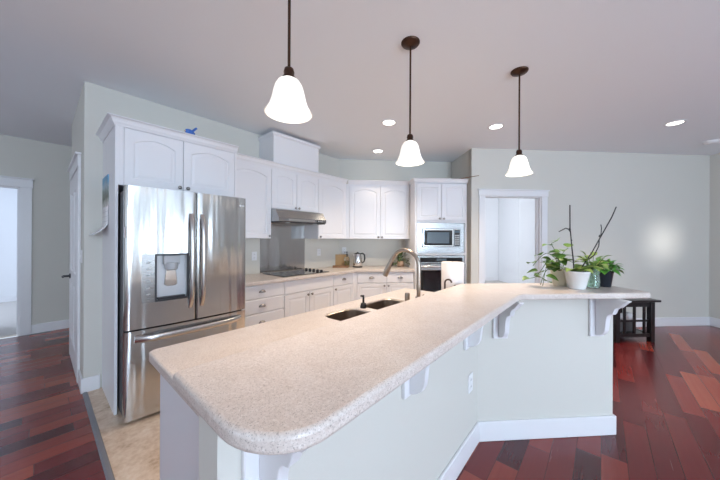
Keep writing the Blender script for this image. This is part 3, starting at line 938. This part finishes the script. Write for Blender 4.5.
# ================================================================ island
ic = thing('island_cabinet', 'white island cabinet under the sink counter, its plain end panel facing the camera', 'cabinet', (0, 0, .004))
bx('end_panel', .332, .345, .80, 1.40, 0, CT - .044, M['white'], ic, .002)
bm = new_bm()
box(bm, .345, 1.06, .759, 1.37, .10, CT - .044); box(bm, 1.06, 1.95, .759, 1.37, .10, .64)
box(bm, 1.06, 1.95, 1.33, 1.37, .64, CT - .044); box(bm, 1.95, 2.02, .80, 1.37, .10, CT - .044); box(bm, .345, 2.02, .80, 1.30, 0, .10)
obj('body', bm, M['white'], ic)
# sink counter with two rounded cut-outs
bm = new_bm()
SX = [(1.13, 1.405), (1.475, 1.83)]; SY = (.925, 1.315)
cx0, cx1, cy0, cy1 = .295, 2.30, .758, 1.44
zc0, zc1 = CT - .04, CT
xb = [cx0, SX[0][0] - .01, 1.44, SX[1][1] + .01, cx1]; yb = [cy0, SY[0] - .01, SY[1] + .01, cy1]
holes = {(1, 1): SX[0], (2, 1): SX[1]}
for z in (zc0, zc1):
    for i in range(4):
        for j in range(3):
            rect = (xb[i], xb[i + 1], yb[j], yb[j + 1])
            if (i, j) in holes:
                h0, h1 = holes[(i, j)]
                inner = rrect(h0, h1, SY[0], SY[1], .07, 5)
                cxm, cym = (rect[0] + rect[1]) / 2, (rect[2] + rect[3]) / 2
                outer = []
                per = len(inner) // 4
                cor = [(rect[1], rect[2]), (rect[1], rect[3]), (rect[0], rect[3]), (rect[0], rect[2])]
                for q, pnt in enumerate(inner):
                    cnr = cor[q // per]; f_ = (q % per) / (per - 1)
                    if q // per == 0: o = (pnt[0] if f_ < .5 else rect[1], rect[2] if f_ < .5 else pnt[1])
                    elif q // per == 1: o = (rect[1] if f_ < .5 else pnt[0], pnt[1] if f_ < .5 else rect[3])
                    elif q // per == 2: o = (pnt[0] if f_ < .5 else rect[0], rect[3] if f_ < .5 else pnt[1])
                    else: o = (rect[0] if f_ < .5 else pnt[0], pnt[1] if f_ < .5 else rect[2])
                    if .35 < f_ < .65: o = cnr
                    outer.append(o)
                rings(bm, [[(a, b, z) for a, b in outer], [(a, b, z) for a, b in inner]], False, False)
            else:
                bm.faces.new([bm.verts.new(v) for v in ((rect[0], rect[2], z), (rect[1], rect[2], z), (rect[1], rect[3], z), (rect[0], rect[3], z))])
for (h0, h1) in SX:
    inner = rrect(h0, h1, SY[0], SY[1], .07, 5)
    rings(bm, [[(a, b, zc0) for a, b in inner], [(a, b, zc1) for a, b in inner]], False, False)
def side_strip(vals, f):
    for a, b in zip(vals, vals[1:]):
        bm.faces.new([bm.verts.new(f(a, zc0)), bm.verts.new(f(b, zc0)), bm.verts.new(f(b, zc1)), bm.verts.new(f(a, zc1))])
side_strip(xb, lambda a, z: (a, cy0, z)); side_strip(xb, lambda a, z: (a, cy1, z)); side_strip(yb, lambda a, z: (cx0, a, z)); side_strip(yb, lambda a, z: (cx1, a, z))
bmesh.ops.remove_doubles(bm, verts=bm.verts, dist=1e-5)
# round the free corner
cor = [e for e in bm.edges if all(abs(v.co.x - cx0) < 1e-4 and abs(v.co.y - cy1) < 1e-4 for v in e.verts)]
bmesh.ops.bevel(bm, geom=cor, offset=.035, segments=5, affect='EDGES', profile=.5)
tag(obj('sink_countertop', bm, M['laminate'], None, .008, 3, angle=60), 'lower speckled beige counter with the sink, behind the raised bar', 'countertop')
sk = thing('sink', 'stainless double-bowl sink set into the lower island counter', 'sink', (0, 0, 0))
for (h0, h1) in SX:
    bm = new_bm(); rr = []
    for (ins, z, rad) in ((.0015, CT - .010, .069), (.006, CT - .012, .066), (.010, CT - .06, .064), (.016, CT - .20, .06), (.035, CT - .218, .05), (.12, CT - .222, .03)):
        rr.append([(a, b, z) for a, b in rrect(h0 + ins, h1 - ins, SY[0] + ins, SY[1] - ins, rad, 5)])
    rings(bm, rr, False, True)
    bo = obj('bowl', bm, M['nickel'], sk, smooth=True)
    obj('drain', lathe(new_bm(), [(.04, CT - .221), (.04, CT - .218), (.03, CT - .2185), (.001, CT - .2188)], ((h0 + h1) / 2, 1.12, 0), 20), M['chrome'], bo, smooth=True)
# faucet
fc = thing('faucet', 'brushed nickel gooseneck faucet with pull-down spray head behind the sink', 'faucet', (1.69, .95, CT), R(90 + 3))
obj('base', lathe(new_bm(), [(.032, 0), (.032, .006), (.024, .012), (.022, .07), (.018, .08)], (0, 0, 0), 20), M['nickel'], fc, smooth=True)
pts = [(0, 0, .06), (0, 0, .26)]
RR = .108
for i in range(0, 13):
    a = math.pi - math.pi * .88 * i / 12
    pts.append((RR + RR * math.cos(a), 0, .285 + RR * math.sin(a)))
obj('neck', tube(new_bm(), pts, .0135, 14), M['nickel'], fc, smooth=True)
e1, e0 = Vector(pts[-1]), Vector(pts[-2]); dd = (e1 - e0).normalized()
sh = obj('spray_head', tube(new_bm(), [e1, e1 + dd * .02, e1 + dd * .10, e1 + dd * .14], [.0145, .0165, .022, .021], 16), M['nickel'], fc, smooth=True)
obj('spray_button', tube(new_bm(), [e1 + dd * .03 + Vector((-.018, 0, .004)), e1 + dd * .062 + Vector((-.0215, 0, .004))], .007, 8), M['black'], sh)
obj('lever', tube(new_bm(), [(0, -.02, .05), (0, -.045, .055), (.01, -.10, .075)], [.012, .009, .006], 10), M['nickel'], fc, smooth=True)
# soap pump between the bowls
sp_ = thing('soap_pump', 'black soap pump standing behind the sink divider', 'soap pump', (1.445, 1.235, CT))
obj('collar', lathe(new_bm(), [(.021, 0), (.022, .012), (.018, .032), (.008, .036)], (0, 0, 0), 18), M['black'], sp_, smooth=True)
obj('spout', tube(new_bm(), [(0, 0, .03), (0, 0, .075), (0, 0, .08), (.008, .03, .076)], [.007, .007, .008, .006], 10), M['black'], sp_, smooth=True)
tag(obj('air_gap_cap', lathe(new_bm(), [(.018, 0), (.019, .062), (.016, .076), (.001, .078)], (0, 0, 0), 18), M['nickel'], None, smooth=True, loc=(1.765, 1.085, CT)), 'short nickel cap standing on the sink counter left of the faucet', 'sink cap')
# paper towel roll on its stand
pt = thing('paper_towel_roll', 'white paper towel roll standing behind the bar, in front of the oven', 'paper towel roll', (2.217, 0.933, CT))
obj('stand', tube(lathe(new_bm(), [(.078, 0), (.080, .004), (.076, .010), (.001, .010)], (0, 0, 0), 28), [(0, 0, .008), (0, 0, .288)], .007, 10), M['nickel'], pt, smooth=True)
obj('paper_roll', lathe(new_bm(), [(.021, .012), (.084, .012), (.088, .018), (.088, .276), (.084, .283), (.021, .283), (.021, .012)], (0, 0, 0), 40, cap=False), M['towel'], pt, smooth=True)
# little filtered-water tap
ft = thing('water_tap', 'small dark gooseneck water tap at the far end of the sink counter', 'tap', (2.015, 0.907, CT), R(-50))
obj('spout', tube(new_bm(), [(0, 0, 0), (0, 0, .115)] + [(.025 - .025 * math.cos(math.pi * i / 8), 0, .140 + .025 * math.sin(math.pi * i / 8)) for i in range(9)], .0065, 8), M['bronze'], ft, smooth=True)
obj('lever', tube(new_bm(), [(.055, 0, 0), (.060, 0, .10), (.075, 0, .118), (.105, 0, .112)], [.008, .007, .006, .005], 8), M['bronze'], ft, smooth=True)

# raised bar top
bar = [(.222, .832)]
rc = .135
for i in range(11):
    a = R(180 + 90 * i / 10)
    bar.append((.222 + rc + rc * math.cos(a), .39 + rc * 1.15 + rc * 1.15 * math.sin(a)))
jx = 1.67 / Q - .39
bar += [(jx - .05, .39), (jx - .012, .387), (jx + .022, .37), (jx + .05, .333)]
ue = 2.035
bar += Bpoly([(ue - .03, 1.67), (ue - .008, 1.68), (ue, 1.70), (ue, 2.08), (ue - .02, 2.10)])
bar += [(2.10 / Q - .832, .832)]
tag(obj('bar_countertop', prism(new_bm(), bar, BT - BTH + .001, BT), M['laminate'], None, .011, 4, angle=35), 'raised speckled beige bar top bending round the front of the island', 'bar top')

# corbels under the bar
def make_corbel(label, loc, rz):
    c = thing('corbel', label, 'corbel', loc, rz, 'white corbels under the bar')
    H = BT - BTH
    bx('back_plate', -.052, .052, -.018, 0, H - .298, H, M['trim'], c, .004)
    pr_ = [(-.018, H), (-.239, H), (-.237, .996), (-.222, .984), (-.202, .964), (-.186, .948), (-.170, .941), (-.154, .928), (-.146, .905), (-.136, .890), (-.116, .884), (-.104, .868), (-.096, .838), (-.092, .795), (-.088, .768), (-.075, .744), (-.056, .728), (-.038, .719), (-.018, .716)]
    obj('bracket', prism(new_bm(), pr_, -.016, .016, 'x'), M['trim'], c, .003)
    return c
LA = 'white scrolled corbel under the bar, '
proto = make_corbel(LA + 'nearest the rounded left end of the bar', (.365, .647, 0), 0)
for lab, loc, rz in ((LA + 'in the middle of the long sloping edge', (1.06, .647, 0), 0),
                     (LA + 'just left of the inner corner of the island', (1.755, .647, 0), 0),
                     (LA + 'just right of the inner corner of the island', Bp(1.09, 1.85), RB),
                     (LA + 'at the right end below the plants', Bp(1.80, 1.85), RB)):
    c = copy_tree(proto); c.location = (loc[0], loc[1], 0); c.rotation_euler.z = rz; c['label'] = lab

# ================================================================ plants on the bar
def pot_lathe(r0, r1, h, n=28):
    return lathe(new_bm(), [(r0 * .92, 0), (r0, .006), (r1, h - .012), (r1 + .003, h - .010), (r1 + .003, h), (r1 - .004, h), (r1 - .006, h - .02), (.001, h - .021)], (0, 0, 0), n)
op = bthing('orchid', 'orchid in a white square-shouldered pot with two bare dark flower stems', 'potted plant', 1.655, 1.845, BT)
obj('pot', pot_lathe(.052, .075, .125), M['pot_white'], op, smooth=True)
obj('bark', lathe(new_bm(), [(.068, .10), (.05, .112), (.02, .116), (.001, .116)], (0, 0, 0), 18), M['soil'], op)
bm = new_bm()
for i in range(9):
    a = i * 2.4 + .3
    leaf(bm, (.012 * math.cos(a), .012 * math.sin(a), .11), (math.cos(a), math.sin(a), .55 + .25 * (i % 3)), .16 + .03 * (i % 3), .062, .55, 0)
obj('leaves', fix_leaf(bm), M['leaf_light'], op, smooth=True)
s1 = obj('flower_stem', tube(new_bm(), [(-.02, 0, .10), (-.027, 0, .20), (-.035, .005, .30), (-.046, .008, .43), (-.046, .01, .59)], [.0045, .0045, .004, .004, .004], 7), M['stem'], op, smooth=True)
bm = tube(new_bm(), [(-.046, .008, .415), (-.085, .0, .425), (-.140, -.005, .400)], [.0045, .0035, .003], 6)
lathe(bm, [(.001, .40), (.007, .41), (.007, .42), (.001, .43)], (-.048, .008, 0), 8); lathe(bm, [(.001, .33), (.006, .34), (.001, .35)], (-.038, .005, 0), 8)
obj('side_shoot', bm, M['stem'], s1, smooth=True)
s2 = obj('flower_stem', tube(new_bm(), [(.03, .02, .10), (.07, .02, .17), (.13, .02, .25), (.165, .02, .31), (.225, .02, .41), (.285, .02, .51), (.318, .02, .583)], .004, 7), M['stem'], op, smooth=True)
bm = tube(new_bm(), [(.08, .02, .185), (.15, .02, .235), (.185, .02, .30), (.188, .02, .345)], .0035, 6)
tube(bm, [(.20, .02, .37), (.205, .02, .43), (.200, .02, .455)], .0028, 6); lathe(bm, [(.001, .36), (.008, .37), (.001, .382)], (.192, .02, 0), 8)
obj('side_shoot', bm, M['stem'], s2, smooth=True)

cpot = bthing('trailing_vine', 'heart-leaved vine in a cream pot spilling left along the bar', 'potted plant', 1.635, 1.972, BT)
obj('pot', pot_lathe(.045, .06, .115), M['pot_cream'], cpot, smooth=True)
obj('soil', lathe(new_bm(), [(.05, .093), (.03, .10), (.001, .10)], (0, 0, 0), 16), M['soil'], cpot)
bm = new_bm(); sm = new_bm()
vines = [[(0, 0, .10), (-.06, -.01, .18), (-.13, -.02, .14), (-.16, -.03, .004)],
         [(0, 0, .10), (-.03, 0, .20), (-.10, 0, .25), (-.17, -.02, .22), (-.23, -.02, .15)],
         [(0, 0, .10), (-.05, -.02, .16), (-.12, -.03, .20), (-.18, -.05, .13), (-.22, -.04, .07), (-.27, -.04, .06)],
         [(0, 0, .10), (-.01, .01, .22), (-.05, .01, .29), (-.075, .0, .315), (-.03, 0, .335)],
         [(0, 0, .10), (.02, -.02, .17), (-.02, -.05, .20), (-.06, -.06, .17)],
         [(0, 0, .10), (-.04, .02, .15), (-.10, .03, .10), (-.14, .02, .004)],
         [(0, 0, .10), (.01, .02, .20), (.05, .02, .26), (.06, .0, .28)]]
for vi, v in enumerate(vines):
    vv = [Vector(q) for q in v]; fine = []
    for a, b in zip(vv, vv[1:]):
        for i in range(4): fine.append(a.lerp(b, i / 4))
    fine.append(vv[-1])
    for _ in range(2):
        fine = [fine[0]] + [(fine[i - 1] + fine[i] * 2 + fine[i + 1]) / 4 for i in range(1, len(fine) - 1)] + [fine[-1]]
    tube(sm, fine, .0022, 6)
    for i in range(3, len(fine), 2 if vi != 3 else 6):
        a = rng.uniform(0, 6.28)
        d = Vector((math.cos(a) - .4, math.sin(a) * .7 - .35, rng.uniform(-.1, .5)))
        q = fine[i] + d.normalized() * .015
        if q.z < .03: continue
        leaf(bm, q, d, rng.uniform(.058, .088), rng.uniform(.058, .078), .35, .25, roll=rng.uniform(-.5, .5))
obj('stems', sm, M['stem_green'], cpot, smooth=True)
obj('leaves', fix_leaf(bm), M['leaf'], cpot, smooth=True)

gj = bthing('glass_jar_plant', 'leafy cutting growing in a green-tinted glass jar between the white and black pots', 'potted plant', 1.80, 1.875, BT)
obj('jar', lathe(new_bm(), [(.038, 0), (.044, .006), (.046, .05), (.040, .10), (.044, .135), (.041, .135), (.037, .10), (.042, .05), (.040, .010), (.001, .009)], (0, 0, 0), 28), M['glass'], gj, smooth=True)
bm = new_bm()
for i in range(60):
    a = rng.uniform(0, 6.28); r_ = rng.uniform(0, .034)
    leaf(bm, (r_ * math.cos(a) * .6, r_ * math.sin(a) * .6, rng.uniform(.015, .10)), (rng.uniform(-1, 1), rng.uniform(-1, 1), rng.uniform(-.4, .6)), .022, .012, .2)
obj('roots', fix_leaf(bm), M['leaf_light'], gj)
bm = new_bm(); sm = new_bm()
for i in range(26):
    a = i * 2.399; el = .25 + 1.0 * rng.random()
    d = Vector((math.cos(a) * math.cos(el), math.sin(a) * math.cos(el), math.sin(el)))
    tip = Vector((0, 0, .13)) + d * rng.uniform(.03, .11)
    tube(sm, [(0, 0, .06), (.01 * math.cos(a), .01 * math.sin(a), .13), tip], .0022, 5)
    leaf(bm, tip, d + Vector((0, 0, -.25)), rng.uniform(.07, .11), rng.uniform(.042, .06), .45)
obj('stems', sm, M['stem_green'], gj); obj('leaves', fix_leaf(bm), M['leaf_light'], gj, smooth=True)

bp_ = bthing('bushy_herb', 'bushy bright green plant in a black pot, rightmost on the bar', 'potted plant', 1.93, 1.915, BT)
obj('pot', pot_lathe(.042, .055, .115), M['pot_black'], bp_, smooth=True)
obj('soil', lathe(new_bm(), [(.046, .093), (.03, .098), (.001, .098)], (0, 0, 0), 16), M['soil'], bp_)
bm = new_bm(); sm = new_bm()
for i in range(130):
    a = rng.uniform(0, 6.28); el = rng.uniform(-.15, 1.4)
    d = Vector((math.cos(a) * math.cos(el), math.sin(a) * math.cos(el), math.sin(el)))
    tip = Vector((.02 * math.cos(a), .02 * math.sin(a), .125)) + d * rng.uniform(.022, .060)
    if i % 3 == 0: tube(sm, [(.015 * math.cos(a), .015 * math.sin(a), .097), tip], .0017, 5)
    leaf(bm, tip, d + Vector((0, 0, -.2)), rng.uniform(.036, .052), rng.uniform(.034, .046), .4)
obj('stems', sm, M['stem_green'], bp_); obj('leaves', fix_leaf(bm), M['leaf_bright'], bp_, smooth=True)

# ================================================================ black side table by the far wall
tb = bthing('side_table', 'black wooden side table with slatted sides standing by the far wall', 'side table', 3.68, 3.47, 0)
TWd, TDp, TH = .57, .50, .58
obj('table_top', box(new_bm(), -.045, TWd + .045, -.04, TDp + .04, TH - .03, TH), M['blackwood'], tb, .006)
for (x, y) in ((0, 0), (TWd - .06, 0), (0, TDp - .06), (TWd - .06, TDp - .06)):
    bx('leg', x, x + .06, y, y + .06, 0, TH - .03, M['blackwood'], tb, .003)
for y in (.012, TDp - .048):
    bx('apron', .06, TWd - .06, y, y + .036, TH - .10, TH - .03, M['blackwood'], tb); bx('lower_rail', .06, TWd - .06, y, y + .036, .07, .115, M['blackwood'], tb)
for x in (.012, TWd - .048):
    bx('apron', x, x + .036, .06, TDp - .06, TH - .10, TH - .03, M['blackwood'], tb); bx('lower_rail', x, x + .036, .06, TDp - .06, .07, .115, M['blackwood'], tb)
for i in range(3):
    xx = .135 + i * .145
    bx('slat', xx, xx + .03, .020, .038, .115, TH - .10, M['blackwood'], tb)
bx('cross_rail', .06, TWd - .06, .022, .036, .275, .30, M['blackwood'], tb)
bx('shelf', .03, TWd - .03, .05, TDp - .05, .085, .11, M['blackwood'], tb)
bx('back_panel', .06, TWd - .06, TDp - .03, TDp - .02, .115, .40, M['blackwood'], tb)
m1 = bthing('basket', 'dark basket with a pale cloth stored inside the black side table', 'basket', 3.80, 3.60, .11)
obj('basket_body', prism(new_bm(), rrect(0, .32, 0, .24, .03, 4), 0, .15), M['wicker'], m1, .006)
bm = new_bm()
for i in range(7):
    a = i * .9
    lathe(bm, [(.001, .149), (.045, .15), (.055, .20), (.04, .235), (.001, .25)], (.05 + .036 * i, .09 + .04 * math.sin(a), .01 * math.cos(a)), 12)
obj('cloth', bm, M['towel'], m1, smooth=True, label='pale crumpled cloth')

# ================================================================ wall calendar, figurine
cal = thing('hanging_calendar', 'calendar with a mountain picture hanging on the white refrigerator side panel', 'calendar', (.383, 3.315, 1.40), R(-90))
def cal_pic():
    m = mat('calendar_picture', (.3, .4, .5), .45)
    g = G(m); tc = g.n('ShaderNodeTexCoord'); sp = g.n('ShaderNodeSeparateXYZ'); g.l(tc.outputs['Object'], sp.inputs[0])
    n = g.noise(tc.outputs['Object'], 14, 4, .6)
    f = g.math('ADD', g.math('MULTIPLY', g.math('SUBTRACT', sp.outputs[2], .26), 3.6), g.math('MULTIPLY', g.math('SUBTRACT', n, .5), .5))
    g.l(g.ramp(f, [(0, (.62, .60, .58)), (.25, (.10, .12, .08)), (.45, (.20, .24, .22)), (.62, (.35, .45, .50)), (.8, (.10, .30, .48)), (1, (.16, .38, .62))]), g.b.inputs['Base Color'])
    return m
bx('picture_page', -.155, .155, -.006, 0, .255, .52, cal_pic(), cal)
bm = new_bm(); rr = []
for i in range(9):
    s = i / 8
    z = .255 - .25 * s; y = -.005 - .10 * max(0, s - .55) ** 2 * 4.5
    rr.append([bm.verts.new((-.155, y, z)), bm.verts.new((.155, y, z))])
for a, b in zip(rr, rr[1:]): bm.faces.new((a[0], a[1], b[1], b[0]))
def cal_grid():
    m = mat('calendar_grid', (.8, .79, .79), .6)
    g = G(m); tc = g.n('ShaderNodeTexCoord'); sp = g.n('ShaderNodeSeparateXYZ'); g.l(tc.outputs['Object'], sp.inputs[0])
    fx = g.math('FRACT', g.math('MULTIPLY', g.math('ADD', sp.outputs[0], .13), 27)); fz = g.math('FRACT', g.math('MULTIPLY', sp.outputs[2], 24))
    e = g.math('MINIMUM', fx, fz)
    g.l(g.ramp(e, [(.0, (.38, .38, .40)), (.10, (.80, .79, .80))]), g.b.inputs['Base Color'])
    return m
obj('month_page', bm, cal_grid(), cal, smooth=True, solid=.002)
bd = thing('bird_figurine', 'small blue bird figurine perched on top of the refrigerator cabinet', 'figurine', (.90, 2.875, 2.3262), R(25))
bm = new_bm()
lathe(bm, [(.001, -.05), (.020, -.035), (.028, -.005), (.022, .022), (.017, .034), (.013, .045), (.001, .056)], (0, 0, .0285), 14, 'x')
obj('body', bm, M['blue'], bd, smooth=True)
obj('tail', prism(new_bm(), [(.02, .030), (.075, .085), (.066, .098), (.015, .048)], -.010, .010, 'y'), M['blue'], bd, .003)
obj('beak', lathe(new_bm(), [(.006, -.048), (.001, -.062)], (0, 0, .024), 8, 'x'), M['terracotta'], bd)

# ================================================================ lamps
def make_pendant(label, x, y):
    p = thing('pendant_lamp', label, 'pendant lamp', (x, y, CZ), 0, 'pendant lamps over the bar')
    obj('canopy', lathe(new_bm(), [(.066, 0), (.066, -.006), (.058, -.016), (.030, -.024), (.012, -.030)], (0, 0, 0), 28), M['bronze'], p, smooth=True)
    obj('rod', tube(new_bm(), [(0, 0, -.02), (0, 0, -.66)], .0065, 10), M['bronze'], p, smooth=True)
    obj('socket_cap', lathe(new_bm(), [(.008, -.650), (.019, -.657), (.023, -.672), (.021, -.689), (.030, -.697), (.029, -.706), (.006, -.708)], (0, 0, 0), 22), M['bronze'], p, smooth=True)
    prof = [(.028, -.702), (.046, -.714), (.058, -.734), (.066, -.762), (.073, -.794), (.082, -.822), (.095, -.844), (.101, -.854)]
    obj('shade', lathe(new_bm(), prof + [(r - .005, z - .001) for r, z in prof[::-1][:-1]] + [(.02, -.706)], (0, 0, 0), 36, cap=False), M['shade'], p, smooth=True)
    obj('bulb', lathe(new_bm(), [(.012, -.708), (.014, -.73), (.026, -.76), (.028, -.78), (.020, -.80), (.001, -.808)], (0, 0, 0), 18), M['bulb'], p, smooth=True)
    l = bpy.data.lights.new('pendant_glow', 'SPOT'); l.energy = 27; l.color = (1, .80, .60); l.spot_size = R(115); l.spot_blend = 1.0; l.shadow_soft_size = .05
    lo = bpy.data.objects.new('pendant_glow', l); COL.objects.link(lo); lo.parent = p; lo.location = (0, 0, -.835)
    return p
PN = [(.707, 1.037), (1.713, 1.037), (2.585, .524)]
pl = ['bronze pendant lamp with a bell shade, nearest the camera over the left of the bar', 'bronze pendant lamp with a bell shade, the middle one of three over the bar', 'bronze pendant lamp with a bell shade, farthest right over the plants']
pp = make_pendant(pl[0], *PN[0])
for lab, (x, y) in zip(pl[1:], PN[1:]):
    c = copy_tree(pp); c.location = (x, y, CZ); c['label'] = lab

def make_can(label, x, y):
    p = thing('recessed_light', label, 'ceiling light', (x, y, CZ), 0, 'recessed ceiling lights')
    seg = 28
    bm = new_bm()
    rings(bm, [[(r * math.cos(2 * math.pi * k / seg), r * math.sin(2 * math.pi * k / seg), z) for k in range(seg)] for r, z in ((.098, 0), (.098, -.004), (.078, -.008), (.070, -.002))], False, False)
    obj('trim_ring', bm, M['trim'], p, smooth=True)
    obj('lamp', lathe(new_bm(), [(.072, -.001), (.072, -.003), (.001, -.004)], (0, 0, 0), 24), M['bulb'], p)
    l = bpy.data.lights.new('can_light', 'SPOT'); l.energy = 80; l.color = (1, .82, .62); l.spot_size = R(92); l.spot_blend = 1.0; l.shadow_soft_size = .07
    l.use_nodes = False
    lo = bpy.data.objects.new('can_light', l); COL.objects.link(lo); lo.parent = p; lo.location = (0, 0, -.02)
    return p
cans = [('round recessed ceiling light left of the middle pendant, nearer of the kitchen pair', 2.725, 1.941), ('round recessed ceiling light deepest in the kitchen, by the corner cabinets', 3.497, 2.702),
        ('round recessed ceiling light just left of the rightmost pendant', 3.668, .999), ('round recessed ceiling light alone at the far right of the ceiling', 4.916, -.651)]
pc = make_can(*cans[0])
kl = [ch for ch in pc.children if ch.type == 'LIGHT'][0]
kl.data = kl.data.copy(); kl.data.energy = 140; kl.data.spot_size = R(125)
for lab, x, y in cans[1:]:
    c = copy_tree(pc); c.location = (x, y, CZ); c['label'] = lab
    for ch in c.children:
        if ch.type == 'LIGHT': ch.data = ch.data.copy(); ch.data.energy = 75; ch.data.spot_size = R(92)
    if y > 2.5:                              # a dimmer bulb close to the corner cabinets
        for ch in c.children:
            if ch.type == 'LIGHT': ch.data = ch.data.copy(); ch.data.energy = 26
sd = bthing('smoke_detector', 'white round smoke detector on the ceiling near the right wall', 'smoke detector', 5.15, 3.52, CZ)
obj('housing', lathe(new_bm(), [(.075, 0), (.075, -.012), (.062, -.034), (.03, -.040), (.001, -.040)], (0, 0, 0), 26), M['plate'], sd, smooth=True)
